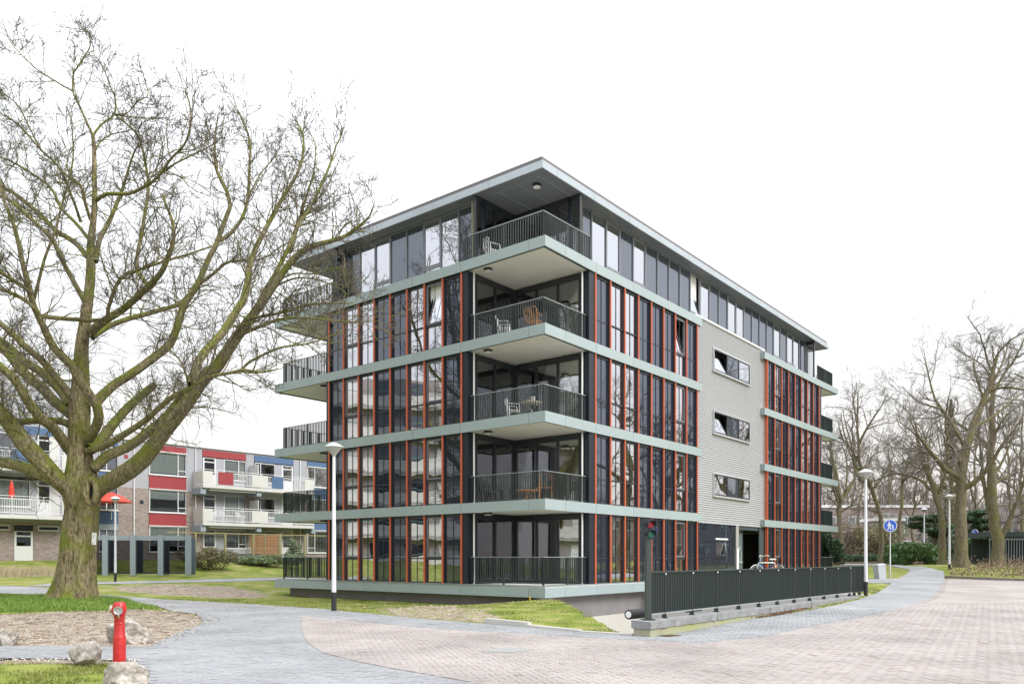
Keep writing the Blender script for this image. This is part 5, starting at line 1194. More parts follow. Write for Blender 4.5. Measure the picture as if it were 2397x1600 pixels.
for i, (px, Yd, h, lb) in enumerate([(1948, 98, 13, 'far slim bare tree beside the building edge'), (1990, 110, 15, 'far bare tree seen over the brick house'), (2040, 104, 12, 'far bare tree left of the round sign'), (2085, 100, 15, 'far bare tree above the round sign'),
        (2120, 112, 16, 'far bare tree left of the dark conifer'), (2165, 96, 17, 'far bare tree over the far lamp post'), (2195, 108, 18, 'far pale bare tree next to the dark conifer'), (2290, 92, 17, 'far bare tree behind the pine'), (2318, 104, 18, 'far bare tree between the two dark trunks'), (2365, 90, 17, 'far bare tree above the shelter roof'), (2392, 80, 16, 'far bare tree at the right picture edge'), (2240, 100, 16, 'far bare tree hidden behind the thick trunk'), (2075, 118, 14, 'faint distant bare tree behind the path')]):
    x = (px - CX) / FPX * Yd; z = float(terrain(x, Yd)); rr_ = random.Random(i)
    bare_tree((x, Yd, z), [(0, 0, 0), (rr_.uniform(-.3, .3), 0, h * .3), (rr_.uniform(-.9, .9), 0, h * .65), (rr_.uniform(-1.4, 1.4), 0, h)], .2, Yd, lb, 200 + i, 11, .75, levels=3, dens=1.0, fork=.18, group='distant bare trees')
# beyond the right edge: what the right facade mirrors
for i, (x, y, h) in enumerate([(33, 42, 12), (40, 48, 12.5), (39, 58, 12), (48, 54, 13), (34, 33, 10.5), (52, 66, 13)]):
    bare_tree((x, y, float(terrain(x, y))), [(0, 0, 0), (.3, 0, h * .25), (-.5, .4, h * .6), (.4, -.3, h)], .38, 50, ['bare tree right of the picture nearest the kerb', 'second bare tree right of the picture', 'third bare tree right of the picture', 'tallest bare tree right of the picture', 'bare tree beside the street right of the picture', 'far bare tree right of the picture'][i], 300 + i, 12, .8, levels=3, dens=1.1, fork=.25, group='trees mirrored in the right facade')

# ------------------------------------------------------------------ leafy things
def leafmat(name, a, b, rough=.45):
    m = bpy.data.materials.new(name); m.use_nodes = True; n = m.node_tree.nodes; l = m.node_tree.links; p = n['Principled BSDF']; p.inputs['Roughness'].default_value = rough; p.inputs['Specular IOR Level'].default_value = .45
    at_ = n.new('ShaderNodeAttribute'); at_.attribute_name = 'tint'; cr = n.new('ShaderNodeValToRGB'); cr.color_ramp.elements[0].color = (*a, 1); cr.color_ramp.elements[1].color = (*b, 1); l.new(at_.outputs['Fac'], cr.inputs[0]); l.new(cr.outputs[0], p.inputs['Base Color']); return m
LM = {'laurel': leafmat('laurel_leaf', (.035, .085, .02), (.17, .30, .09), .35), 'dark': leafmat('yew_leaf', (.022, .055, .028), (.08, .15, .07), .6), 'pine': leafmat('pine_leaf', (.035, .075, .04), (.13, .20, .10), .7),
      'brown': leafmat('brown_leaf', (.12, .08, .055), (.36, .26, .19), .8), 'olive': leafmat('olive_twig', (.12, .11, .06), (.30, .27, .15), .8), 'bamboo': leafmat('pale_leaf', (.10, .14, .06), (.30, .36, .20), .6)}
def leaves(C_, Rd, N, size, rg, flat=.5, shell=.55):
    """blobs at C_ (k,3) with radii Rd (k,3); N leaves"""
    k = rg.integers(0, len(C_), N); d = rg.normal(size=(N, 3)); d /= np.linalg.norm(d, axis=1, keepdims=True); r = rg.uniform(shell, 1.05, N) ** .7
    p = C_[k] + d * Rd[k] * r[:, None]; a = rg.normal(size=(N, 3)); a[:, 2] *= flat; a /= np.linalg.norm(a, axis=1, keepdims=True); b = np.cross(a, rg.normal(size=(N, 3))); b /= np.linalg.norm(b, axis=1, keepdims=True)
    s = size * rg.uniform(.6, 1.3, N)[:, None]; V = np.stack([p - a * s, p + b * s * .38, p + a * s, p - b * s * .38], 1).reshape(-1, 3)
    return V, np.arange(N * 4).reshape(-1, 4), np.repeat(rg.random(N), 4)
def bush(c, ext, N, size, key, label, seed, cat_='bush', nb=14, group=None, stems=True, name='shrub', twiggy=False):
    rg = np.random.default_rng(seed); c = np.array(c, float); c[2] = float(terrain(c[0], c[1])); ext = np.array(ext, float)
    Cn = rg.uniform(-1, 1, (nb, 3)); Cn[:, 2] = rg.uniform(.15, .85, nb); Cn[:, :2] *= (1 - .35 * Cn[:, 2:3]); Cb = Cn * ext * np.array([.8, .8, 1]); Rb = np.outer(rg.uniform(.22, .42, nb), ext * np.array([1, 1, .7])); Rb = np.maximum(Rb, .12)
    t = empty(name, tuple(c), 0, label, cat_, group); V, F, ti = leaves(Cb, Rb, N, size, rg); V[:, 2] = np.maximum(V[:, 2], .02)
    inst('foliage', np_mesh('foliage', V, F, LM[key], attrs={'tint': ti}), t, kind='stuff')
    if stems:
        n_ = 10; P_ = np.zeros((n_, 4, 3)); e_ = Cb[rg.integers(0, nb, n_)]
        for j in range(4): P_[:, j] = e_ * (j / 3) + rg.normal(0, .04, (n_, 3)) * j
        P_[:, 0, :2] += rg.normal(0, .1, (n_, 2)); V, F = tubes_np(P_, np.full((n_, 4), .02), 4); inst('stems', np_mesh('stems', V, F, m_twig), t)
    return t
def pb(px, Y): x = (px - CX) / FPX * Y; return (x, Y, 0)
bush(pb(2130, 62), (2.2, 1.5, 1.75), 9000, .10, 'laurel', 'glossy green rhododendron left of the far lamp post', 1, nb=18)
bush(pb(2183, 63), (1.5, 1.4, 1.6), 6000, .10, 'laurel', 'glossy green rhododendron right of the far lamp post', 2, nb=14)
bush(pb(2283, 64.8), (1.5, 1.3, 2.2), 6000, .10, 'laurel', 'tall glossy green shrub behind the edge-on sign', 3)
bush(pb(1937, 63), (1.2, 1.3, 2.9), 7000, .12, 'dark', 'dark green conifer shrub touching the building edge', 4)
bush(pb(2040, 78), (3.2, 1.5, 3.4), 7000, .10, 'olive', 'bare brownish hedge in front of the brick house', 5, nb=26)
bush(pb(1990, 80), (3.0, 1.5, 3.6), 6000, .10, 'brown', 'brown twiggy thicket behind the forked tree', 6, nb=26)
bush(pb(2085, 82), (2.6, 1.5, 3.8), 5000, .10, 'bamboo', 'pale green thicket left of the rhododendrons', 7, nb=22)
bush(pb(2035, 73), (5.5, .8, .7), 5000, .08, 'dark', 'low ivy strip along the far lawn', 8, nb=40)
bush(pb(2350, 74), (6, 2, 2.8), 7000, .12, 'dark', 'dark green hedge behind the shelter', 9, nb=30)
bush(pb(2230, 84), (5, 2, 3.4), 7000, .12, 'dark', 'dark green thicket behind the thick tree', 10, nb=30)
def conifer(px, Y, h, w, key, label, seed, N=5200):
    rg = np.random.default_rng(seed); x = (px - CX) / FPX * Y; z = float(terrain(x, Y)); t = empty('conifer', (x, Y, z), 0, label, 'tree')
    MB().tube([(0, 0, 0), (.1, 0, h * .5), (0, 0, h * .98)], [.28, .2, .04], 8).build('trunk', m_farbark, t)
    k = rg.random(N) ** .8; zz_ = h * (.12 + .86 * k); r = w * (1 - k) ** .75 * rg.uniform(.35, 1.05, N) * (1 + .25 * np.sin(zz_ * 5)); a = rg.uniform(0, 6.28, N)
    p = np.column_stack([r * np.cos(a), r * np.sin(a), zz_ - r * .25]); d = rg.normal(size=(N, 3)); d /= np.linalg.norm(d, axis=1, keepdims=True); b = np.cross(d, rg.normal(size=(N, 3))); b /= np.linalg.norm(b, axis=1, keepdims=True); s = .17
    V = np.stack([p - d * s, p + b * s * .4, p + d * s, p - b * s * .4], 1).reshape(-1, 3); inst('foliage', np_mesh('foliage', V, np.arange(N * 4).reshape(-1, 4), LM[key], attrs={'tint': np.repeat(rg.random(N), 4)}), t, kind='stuff')
conifer(2226, 96, 19.5, 1.9, 'olive', 'tall narrow dark conifer rising behind the thick bare tree', 1)
def pine(px, Y, pads, label, seed):
    rg = np.random.default_rng(seed); x = (px - CX) / FPX * Y; z = float(terrain(x, Y)); t = empty('pine_tree', (x, Y, z), 0, label, 'tree')
    Cb = np.array([((a - px) / FPX * Y, rg.uniform(-1, 1), zat(b, Y) - z) for a, b, _, _ in pads]); Rb = np.array([(c / FPX * Y, 1.3, d / FPX * Y) for _, _, c, d in pads])
    V, F, ti = leaves(Cb, Rb, 9000, .16, rg, .4, .1); inst('foliage', np_mesh('foliage', V, F, LM['pine'], attrs={'tint': ti}), t, kind='stuff')
    mbb = MB(); mbb.tube([(0, 0, 0), (.2, 0, 2.5), (.1, 0, max(Cb[:, 2]))], [.25, .2, .08], 8)
    for c in Cb: mbb.tube([(.15, 0, c[2] * .7), tuple(c)], [.07, .03], 5)
    mbb.build('trunk', m_farbark, t)
pine(2185, 74, [(2160, 1228, 24, 8), (2190, 1212, 26, 9), (2150, 1212, 14, 6), (2175, 1240, 22, 7), (2200, 1232, 20, 8), (2195, 1250, 18, 8)], 'dark spreading pine behind the far lamp post', 5)
pine(2290, 76, [(2275, 1215, 22, 9), (2300, 1232, 26, 9), (2285, 1200, 16, 7), (2310, 1218, 16, 7), (2270, 1245, 20, 8)], 'dark spreading pine right of the thick tree', 6)
# planting bed along the far kerb
BED = gpoly([(2222, 1347), (2397, 1353), (2560, 1358)]) + gpoly([(2600, 1322), (2397, 1322), (2300, 1324), (2262, 1334), (2225, 1340)])
rg = np.random.default_rng(77); xs = [q[0] for q in BED]; ys = [q[1] for q in BED]; x = rg.uniform(min(xs), max(xs), 16000); y = rg.uniform(min(ys), max(ys), 16000); k = pip(x, y, BED); x, y = x[k], y[k]; N = len(x)
hh = np.abs(rg.normal(0, .28, N)) * (.4 + .6 * (np.sin(x * 2.2) * np.sin(y * 1.9) > -.2)); p = np.column_stack([x, y, terrain(x, y) + .02 + hh]); d = rg.normal(size=(N, 3)); d /= np.linalg.norm(d, axis=1, keepdims=True); b = np.cross(d, rg.normal(size=(N, 3))); b /= np.linalg.norm(b, axis=1, keepdims=True); s = .055
V = np.stack([p - d * s, p + b * s * .5, p + d * s, p - b * s * .5], 1).reshape(-1, 3)
tag(inst('planting_bed', np_mesh('planting_bed', V, np.arange(N * 4).reshape(-1, 4), LM['brown'], attrs={'tint': np.repeat(rg.random(N), 4)})), 'brown leafy ground cover in the bed behind the far kerb', 'ground cover', kind='stuff')
kk = [ground(a, b) for a, b in ((2213, 1352), (2300, 1356), (2397, 1359.5), (2560, 1363))]; kb = empty('street_kerb', (0, 0, 0), 0, 'dark kerb between the red street and the planting bed', 'kerb')
for a, b in zip(kk, kk[1:]): MB().bar((a.x, a.y, a.z + .02), (b.x, b.y, b.z + .02), .16, .2).build('kerb_stone', mat('kerb_stone', (.22, .19, .16), .9, 0, .2, 6), kb)
# ------------------------------------------------------------------ old apartment building on the left (two staggered wings), local x along the facade, -y outside
m_brick = bpy.data.materials.new('old_brick'); m_brick.use_nodes = True; n = m_brick.node_tree.nodes; l = m_brick.node_tree.links; p = n['Principled BSDF']; p.inputs['Roughness'].default_value = .9
t_ = n.new('ShaderNodeTexCoord'); sp_ = n.new('ShaderNodeSeparateXYZ'); l.new(t_.outputs['Object'], sp_.inputs[0]); ax_ = n.new('ShaderNodeMath'); ax_.operation = 'ADD'; l.new(sp_.outputs[0], ax_.inputs[0]); l.new(sp_.outputs[1], ax_.inputs[1]); cb_ = n.new('ShaderNodeCombineXYZ'); l.new(ax_.outputs[0], cb_.inputs[0]); l.new(sp_.outputs[2], cb_.inputs[1])
br = n.new('ShaderNodeTexBrick'); br.inputs['Scale'].default_value = 1; br.inputs['Brick Width'].default_value = .22; br.inputs['Row Height'].default_value = .07; br.inputs['Mortar Size'].default_value = .008
br.inputs['Color1'].default_value = (.19, .145, .13, 1); br.inputs['Color2'].default_value = (.33, .275, .26, 1); br.inputs['Mortar'].default_value = (.30, .27, .25, 1); l.new(cb_.outputs[0], br.inputs['Vector']); l.new(br.outputs[0], p.inputs['Base Color'])
m_cladg = mat('grey_cladding', (.335, .345, .38), .6, 0, .04, .5); m_redpan = mat('red_panel', (.29, .038, .046), .5, 0, .04, 1); m_bluepan = mat('blue_panel', (.07, .13, .25), .5, 0, .05, 1)
m_wframe = mat('white_frame', (.62, .63, .64), .5); m_balpan = mat('white_panel', (.55, .545, .53), .6, 0, .05, 1); m_bluegrey = mat('blue_grey_steel', (.27, .32, .36), .5); m_roofl = mat('pale_roof_edge', (.7, .7, .7), .5)
m_net = mat('net_curtain', (.78, .83, .81), .9, 0, .12, 3, stretch=(9, 9, .3)); m_gold = glass('old_glass', (.95, .97, .965), .06, wav=.004)
m_lil = mat('lilac_curtain', (.66, .66, .80), .9, 0, .12, 3, stretch=(9, 9, .3))
def obox(name, m, par, *a, kind=None): return MB().box(*a).build(name, m, par, kind=kind)
def owin(par, x0, x1, z0, z1, splits, curtain=m_net, y=0.0, cur=(0, 1)):
    """window with vertical splits (fractions) ; frame white"""
    f = MB(); w = .06; xs = [x0 + (x1 - x0) * s for s in [0] + list(splits) + [1]]
    f.box(x0, y - .05, z0, x1, y + .05, z0 + w); f.box(x0, y - .05, z1 - w, x1, y + .05, z1)
    for a in xs: f.box(max(x0, a - w / 2), y - .05, z0 + w, min(x1, a + w / 2 + (w / 2 if a == x0 else 0)), y + .05, z1 - w)
    f.box(x0 - .08, y - .12, z0 - .05, x1 + .08, y + .0, z0)
    o = f.build('window', m_wframe, par)
    for a, b in zip(xs, xs[1:]):
        MB().box(a + w / 2, y, z0 + w, b - w / 2, y + .01, z1 - w).build('pane', m_gold, o)
        if b - a < (x1 - x0) * .4: MB().box(a + w / 2, y - .045, z0 + (z1 - z0) * .22, b - w / 2, y + .04, z0 + (z1 - z0) * .22 + .05).build('transom', m_wframe, o)
    if curtain is not None: MB().box(x0 + .08, y + .055, z0 + (z1 - z0) * (1 - cur[1]) + .06, x1 - .08, y + .065, z1 - w).build('curtain', curtain, o)
    return o
def odoor(par, x0, x1, z0, z1, m=m_wframe, y=0.0):
    f = MB(); f.box(x0, y - .04, z0, x0 + .12, y + .04, z1); f.box(x1 - .12, y - .04, z0, x1, y + .04, z1); f.box(x0 + .12, y - .04, z1 - .35, x1 - .12, y + .04, z1 - .27); f.box(x0 + .12, y - .04, z1 - .05, x1 - .12, y + .04, z1); f.box(x0 + .12, y - .04, z0, x1 - .12, y + .04, z0 + (.9 if z1 - z0 > 1.5 else .1))
    o = f.build('door', m, par); MB().box(x0 + .12, y, z0 + .9, x1 - .12, y + .01, z1 - .05).build('pane', m_gold, o); MB().box(x1 - .18, y - .07, z0 + 1.0, x1 - .15, y - .04, z0 + 1.15).build('handle', m_frame, o)
def obalc(par, x0, x1, z, dep, panels, name='balcony', top=1.0):
    f = MB(); f.box(x0, -dep, z - .22, x1, 0, z); o = f.build('balcony_slab', m_balpan, par)
    r = MB(); yy = -dep + .04
    for a, b in (((x0, yy), (x1, yy)), ((x0 + .02, yy), (x0 + .02, 0)), ((x1 - .02, yy), (x1 - .02, 0))):
        r.bar((*a, z + .95), (*b, z + .95), .05, .05); r.bar((*a, z + .12), (*b, z + .12), .05, .05); r.bar((*a, z + 1.12), (*b, z + 1.12), .035, .035)
    n_ = int((x1 - x0) / 1.9) + 1
    for i in range(n_ + 1): x = x0 + .03 + (x1 - x0 - .06) * i / n_; r.box(x - .025, yy - .025, z, x + .025, yy + .025, z + 1.12)
    r.build('railing', m_wframe, o); s = MB(); x = x0 + .1
    while x < x1:
        if not any(a <= x <= b for a, b, _ in panels): s.box(x - .014, yy - .01, z + .12, x + .014, yy + .01, z + .93)
        x += .125
    s.build('balusters', m_wframe, o, kind='stuff')
    for a, b, m in panels: MB().box(a, yy - .04, z + .08, b, yy - .0, z + 1.0).build('balcony_panel', m, o)
    MB().box(x0 - .02, yy, z + .08, x0, 0, z + 1.0).build('balcony_panel', m_balpan, o)
ang_old = math.atan2(OLD_E[1], OLD_E[0])
FQ = (-25.3, 57.0)
FW_ = empty('old_apartment_wing', (FQ[0], FQ[1], 0), ang_old, 'older three storey apartment wing with red and blue panels and white balconies', 'building')
xL, xR = -6.0, 24.0; G0 = 1.2
# solid body, windows laid in front with openings left in the skin
def skin(par, xs_open, x0, x1, z0, z1, m, name='wall', th=.2):
    """wall strip with rectangular openings [(a,b,c,d)]"""
    cuts = sorted(set([x0, x1] + [v for o in xs_open for v in o[:2]])); s = MB()
    for a, b in zip(cuts, cuts[1:]):
        mid = (a + b) / 2; op = sorted([o for o in xs_open if o[0] <= mid <= o[1] and o[3] > z0 and o[2] < z1], key=lambda o: o[2]); z = z0
        for o in op:
            if o[2] > z: s.box(a, 0, z, b, th, o[2])
            z = max(z, o[3])
        if z < z1: s.box(a, 0, z, b, th, z1)
    s.build(name, m, par)
op = [(-4.1, -2.8, 1.9, 9.6), (-.7, 2.06, 1.9, 9.6), (3.3, 6.9, 1.5, 9.6), (7.6, 11.2, 1.5, 9.6), (12.5, 15.9, 1.9, 9.6), (18.5, 22, 1.9, 9.6)]
skin(FW_, op, xL, xR, G0, 6.45, m_brick); skin(FW_, op, xL, xR, 6.45, 9.75, m_cladg, 'cladding')
obox('inner_wall', m_core, FW_, xL, 2.0, G0, xR, 2.2, 9.6); 
for z_ in (1.2, 4.0, 6.8): obox('floor_slab', m_balpan, FW_, xL + .05, .22, z_ - .15, xR - .05, 1.98, z_)
obox('roof', m_roofl, FW_, xL - .1, -.12, 9.75, xR + .1, 9.0, 9.9); obox('rear_body', m_brick, FW_, xL, 2.3, G0, xR, 8.8, 9.74)
def column(x0, x1, pm, z_list):
    for z0, z1 in z_list: obox('colour_panel', pm, FW_, x0 + .02, -.03, z0, x1 - .02, .05, z1)
for (x0, x1, pm, cur) in ((-4.1, -2.8, m_bluepan, m_lil), (-.7, 2.06, m_redpan, m_net), (12.5, 15.9, m_bluepan, None), (18.5, 22, m_bluepan, m_net)):
    column(x0, x1, pm, ((3.86, 4.72), (6.50, 7.40), (9.18, 9.60)))
    for z0, z1, c_ in ((1.95, 3.78, .8), (4.8, 6.42, .45), (7.48, 9.12, .95)): owin(FW_, x0 + .03, x1 - .03, z0, z1, (.78,) if pm is m_redpan else (.22,) if x0 > 12 else (.4,), cur, .03, (0, c_))
for (x0, x1, pm) in ((3.3, 6.9, m_redpan), (7.6, 11.2, m_bluepan)):
    obox('colour_panel', pm, FW_, x0 + .02, -.04, 9.12, x1 - .02, .05, 9.62)
    for z0, c_ in ((1.5, None), (4.15, m_net), (6.9, m_net)):
        z1 = z0 + 2.15; red = pm is m_redpan
        dx = x0 + .05 if red else x1 - 1.1
        odoor(FW_, dx, dx + 1.05, z0, z1, y=.04)
        wa, wb = (x0 + 1.75, x1 - .05) if red else (x0 + .1, x1 - 1.75)
        owin(FW_, wa, wb, z0 + (.75 if z0 < 2 else .6), z1, (.68,) if red else (.27,), c_ if red else None, .04, (0, .95))
        obox('apron_panel', m_cladg, FW_, wa, -.0, z0, wb, .08, z0 + (.69 if z0 < 2 else .54)); obox('side_panel', m_cladg, FW_, (dx + 1.05) if red else wb, .0, z0, wa if red else dx, .08, z1)
        if z1 < 9: obox('lintel', m_cladg, FW_, x0, .0, z1, x1, .15, z0 + 2.65)
for z_ in (4.15, 6.9):
    obalc(FW_, 2.6, 12.2, z_, 1.45, [(2.6, 3.35, m_balpan), (6.55, 7.95, m_balpan), (11.3, 12.15, m_balpan)] + ([(3.8, 5.0, m_redpan), (8.3, 9.3, m_bluepan)] if z_ > 6 else []))
    obox('bracket', m_bluegrey, FW_, 2.5, -1.3, z_ - .68, 2.9, 0, z_ - .23); obox('bracket', m_bluegrey, FW_, 7.05, -1.3, z_ - .6, 7.45, 0, z_ - .23); obox('awning', m_wframe, FW_, 3.2, -1.25, z_ - .38, 7.0, -1.0, z_ - .24)
    obox('privacy_screen', m_balpan, FW_, 7.15, -1.3, z_ + .0, 7.22, -.05, z_ + 1.85)
    obox('bracket', m_bluegrey, FW_, 12.1, -1.2, z_ - .6, 12.4, 0, z_ - .23)
for x_ in (-1.75, 2.75, 11.8): MB().tube([(x_, -.06, 1.3), (x_, -.06, 9.7)], .05, 8).build('downpipe', m_wframe, FW_)
for x_ in (-2.3, -1.2): obox('vent', m_frame, FW_, x_ - .12, -.03, 5.35, x_ + .12, .0, 5.6)
obox('vent', m_redpan, FW_, -2.4, -.03, 8.45, -2.15, .0, 8.7)
for (x0, x1) in ((-.6, 2.0), (12.6, 15.8)):
    for z_ in (3.83, 6.45, 9.14): obox('sill_strip', m_wframe, FW_, x0 - .1, -.10, z_ - .035, x1 + .1, -.032, z_ + .035)
obox('shutter', m_bluegrey, FW_, -4.1, -.06, 3.45, -2.8, -.03, 3.85)
pr_ = empty('red_parasol', tuple(FW_.matrix_basis @ Vector((-3.9, -1.6, 0))), 0, 'open red parasol behind the big tree trunk', 'parasol'); pr_.location.z = 4.3
MB().tube([(0, 0, -.2), (0, 0, 1.4)], .025, 8).build('pole', m_alu, pr_); MB().lathe([(1.35, .95), (1.3, .98), (.7, 1.35), (.0, 1.62)], 8).build('canopy', mat('parasol_red', (.70, .05, .03), .7), pr_)
# left wing
LWG = empty('old_apartment_front_wing', (OLD_A[0], OLD_A[1], 0), ang_old, 'older four storey apartment wing with brick ground floor behind the big tree', 'building')
xa, xb = -7.0, 4.2
op2 = [(-6.5, 3.35, 4.12, 6.5), (-6.5, 3.35, 6.95, 9.2), (-3.5, -.2, 9.95, 11.2), (1.7, 2.5, 9.95, 11.2), (.78, 1.85, 1.38, 3.55)]
skin(LWG, op2, xa, xb, 1.2, 3.75, m_brick); skin(LWG, op2, xa, xb, 3.75, 12.9, m_cladg, 'cladding')
obox('inner_wall', m_core, LWG, xa, 2.0, 1.2, xb, 2.2, 12.8); obox('rear_body', m_cladg, LWG, xa, 2.3, 1.2, xb, 9, 12.88); obox('end_wall', m_cladg, LWG, xb - .2, .21, 1.2, xb, 2.3, 12.88); obox('roof', m_roofl, LWG, xa - .1, -.12, 12.9, xb + .1, 9.1, 13.05)
for z_ in (4.12, 6.95): obox('floor_slab', m_balpan, LWG, xa + .05, .22, z_ - .15, xb - .25, 1.98, z_)
for z_, c_ in ((4.12, m_net), (6.95, m_lil)):
    owin(LWG, -2.6, 1.65, z_ + .55, z_ + 2.2, (.25,), c_, .04, (0, 1)); obox('apron_panel', m_cladg, LWG, -2.6, 0, z_, 1.65, .08, z_ + .5); obox('side_panel', m_cladg, LWG, 1.65, 0, z_, 2.05, .08, z_ + 2.25); odoor(LWG, 2.05, 2.88, z_, z_ + 2.25, y=.04); obox('side_panel', m_balpan, LWG, 2.88, 0, z_, 3.35, .08, z_ + 2.38 if z_ < 5 else z_ + 2.25)
    obox('side_panel', m_cladg, LWG, -6.5, 0, z_, -2.6, .08, z_ + 2.25)
    obalc(LWG, -6.6, 3.7, z_, 1.4, [(3.0, 3.65, m_balpan), (-2.4, -1.0, m_balpan)] if z_ < 5 else [(3.0, 3.65, m_balpan), (.2, 1.2, m_bluepan)])
obox('colour_panel', m_bluepan, LWG, 1.2, -.04, 9.2, 3.0, .05, 9.65)
owin(LWG, -3.4, -.3, 10.0, 11.15, (.5,), m_net, .04, (0, 1)); owin(LWG, 1.72, 2.48, 10.0, 11.15, (), m_net, .04, (0, 1))
odoor(LWG, .80, 1.83, 1.38, 3.2, m_wframe, .04); obox('transom_light', m_frame, LWG, .85, .02, 3.25, 1.8, .06, 3.5)
for a, b in ((-1.2, .55), (2.1, 3.3)): o_ = obox('vent_window', m_wframe, LWG, a, -.04, 3.22, b, .0, 3.56); MB().box(a + .06, -.05, 3.3, b - .06, -.041, 3.48).build('pane', m_frame, o_)
MB().tube([(3.6, -.06, 1.3), (3.6, -.06, 12.8)], .05, 8).build('downpipe', m_wframe, LWG)
for z_ in (9.9, 11.3, 12.2): obox('panel_joint', m_roofl, LWG, xa, -.02, z_, xb, .0, z_ + .04)
for x_ in (-.2, 1.2, 2.9): obox('panel_joint', m_roofl, LWG, x_, -.02, 11.34, x_ + .03, .0, 12.2)
q = LWG.matrix_basis @ Vector((.3, -1.15, 4.12)); ps = empty('closed_parasol', tuple(q), 0, 'closed red parasol on the first floor balcony at the left edge', 'parasol')
MB().tube([(0, 0, 0), (0, 0, 2.0)], .02, 8).build('pole', m_alu, ps); MB().lathe([(.12, .95), (.16, 1.1), (.13, 1.6), (.03, 2.05)], 10).build('canopy', MATS['parasol_red'], ps)
ck = lambda w, x, y, z: (w.matrix_basis @ Vector((x, y, z)))
chair(ck(FW_, 4.2, -.8, 4.15), R(20), m_white, 'left white plastic chair on the old wing first floor balcony', group='white plastic chairs on the old balcony'); chair(ck(FW_, 6.0, -.8, 4.15), R(80), m_white, 'right white plastic chair on the old wing first floor balcony', group='white plastic chairs on the old balcony')
gzo = lambda x, y: float(terrain(*(FW_.matrix_basis @ Vector((x, y, 0)))[:2]))
chair(Vector((*ck(FW_, 5.6, -2.4, 0)[:2], gzo(5.6, -2.4))), R(200), m_white, 'white reclining garden chair before the wooden screen'); table(Vector((*ck(FW_, 4.4, -2.0, 0)[:2], gzo(4.4, -2))), ang_old, m_white, 'white garden table on the old wing terrace', 1.2, .8)
sc_ = empty('wooden_screen', tuple(Vector((*ck(FW_, 6.9, -.6, 0)[:2], gzo(6.9, -.6)))), ang_old - R(62), 'orange brown wooden garden screen between two terraces', 'garden screen')
for i in range(16): MB().box(0, -.02, .05 + i * .115, 2.6, .02, .155 + i * .115).build('board', mat('larch', (.45, .22, .09), .7, 0, .15, 6), sc_)
for x_ in (0, 1.3, 2.6): MB().box(x_ - .05, -.05, 0, x_ + .05, .05, 2.0).build('post', mat('post_wood', (.30, .27, .14), .8), sc_)
gf = empty('garden_fence', tuple(Vector((*ck(FW_, 0.6, -4.2, 0)[:2], gzo(2.6, -4.2) - .02))), ang_old, 'thin wooden post and wire frame along the old wing gardens', 'fence')
for i in range(7): MB().box(i * 2.2 - .06, -.06, 0, i * 2.2 + .06, .06, 2.15).build('post', MATS['post_wood'], gf)
MB().box(-2.0, -.03, 2.15, 13.4, .03, 2.22).box(-.06, -.02, .05, 13.3, .02, .12).build('rail', MATS['post_wood'], gf)
wn = MB()
for i in range(50): wn.box(i * .27, -.003, .1, i * .27 + .006, .003, 2.15)
for i in range(10): wn.box(0, -.003, .25 + i * .2, 13.2, .003, .256 + i * .2)
wn.build('wire_mesh', m_alu, gf, kind='stuff')
for x0, x1, lb in ((3.2, 6.2, 'left'), (8.4, 10.2, 'right')):
    tag(MB().box(x0, -3.2, 0, x1, -2.9, .55).build('planter_wall', mat('dark_planter', (.07, .085, .10), .7), None, (FW_.location.x, FW_.location.y, gzo(5, -3)), (0, 0, ang_old)), f'dark low planter wall on the {lb} garden terrace of the old wing', 'planter')
q = ck(FW_, 2.4, -2.0, 0); bq_ = empty('barbecue', (q.x, q.y, gzo(2.4, -2)), 0, 'small black barbecue before the brick pier', 'barbecue'); MB().tube([(0, 0, 0), (0, 0, .7)], .03, 8).build('leg', m_frame, bq_); MB().lathe([(.05, .7), (.28, .85), (.32, .88)], 12).build('bowl', m_frame, bq_)
for (x_, y_, e_, N_, s_, key, lb, sd) in ((0.2, -6.4, (1.9, 1.2, 1.5), 6500, .07, 'olive', 'rounded olive brown bush right of the mesh shelter', 61), (5.2, -5.3, (3.9, 1.2, .85), 8000, .08, 'bamboo', 'low ivy covered bank in front of the old terraces', 62), (9.6, -2.5, (.9, .7, 1.6), 2500, .09, 'bamboo', 'pale olive bush on the old terrace beside the fence', 63), (13.5, -5.0, (3.0, 1.3, .8), 3500, .08, 'bamboo', 'low ivy bank continuing behind the new building', 64)):
    q = ck(FW_, x_, y_, 0); bush((q.x, q.y, 0), e_, N_, s_, key, lb, sd)
# mesh shelter
g0 = ground(247, 1346); ms = empty('mesh_shelter', (g0.x, g0.y, g0.z), R(8), 'blue grey framed mesh shelter right of the big tree', 'shelter')
m_mesh = glass('dark_mesh', (.42, .43, .45), .0, wav=0, ior=1.05); W0 = (432 - 247) / FPX * g0.y; Hh = 95 / FPX * g0.y
for i in range(5):
    x = -W0 / 3 + W0 * i / 3
    MB().box(x - .15, -.12, 0, x + .15, .12, Hh).build('post', m_bluegrey, ms)
    if i < 4:
        MB().box(x + .15, -.05, Hh - .3, x + W0 / 3 - .15, .1, Hh - .05).build('beam', m_bluegrey, ms); MB().box(x + .15, -.03, .08, x + W0 / 3 - .15, .03, .16).build('bottom_rail', m_frame, ms)
        MB().box(x + .16, -.005, .16, x + W0 / 3 - .16, .005, Hh - .32).build('mesh_panel', m_mesh, ms)
        MB().box(x + .15, -.02, .16, x + .21, .02, Hh - .3).build('panel_frame', m_frame, ms)
        MB().box(x + 1.0, 1.9, 0, x + 1.45, 2.1, Hh - .1).build('rear_post', mat('dark_blue_steel', (.09, .12, .15), .6), ms)
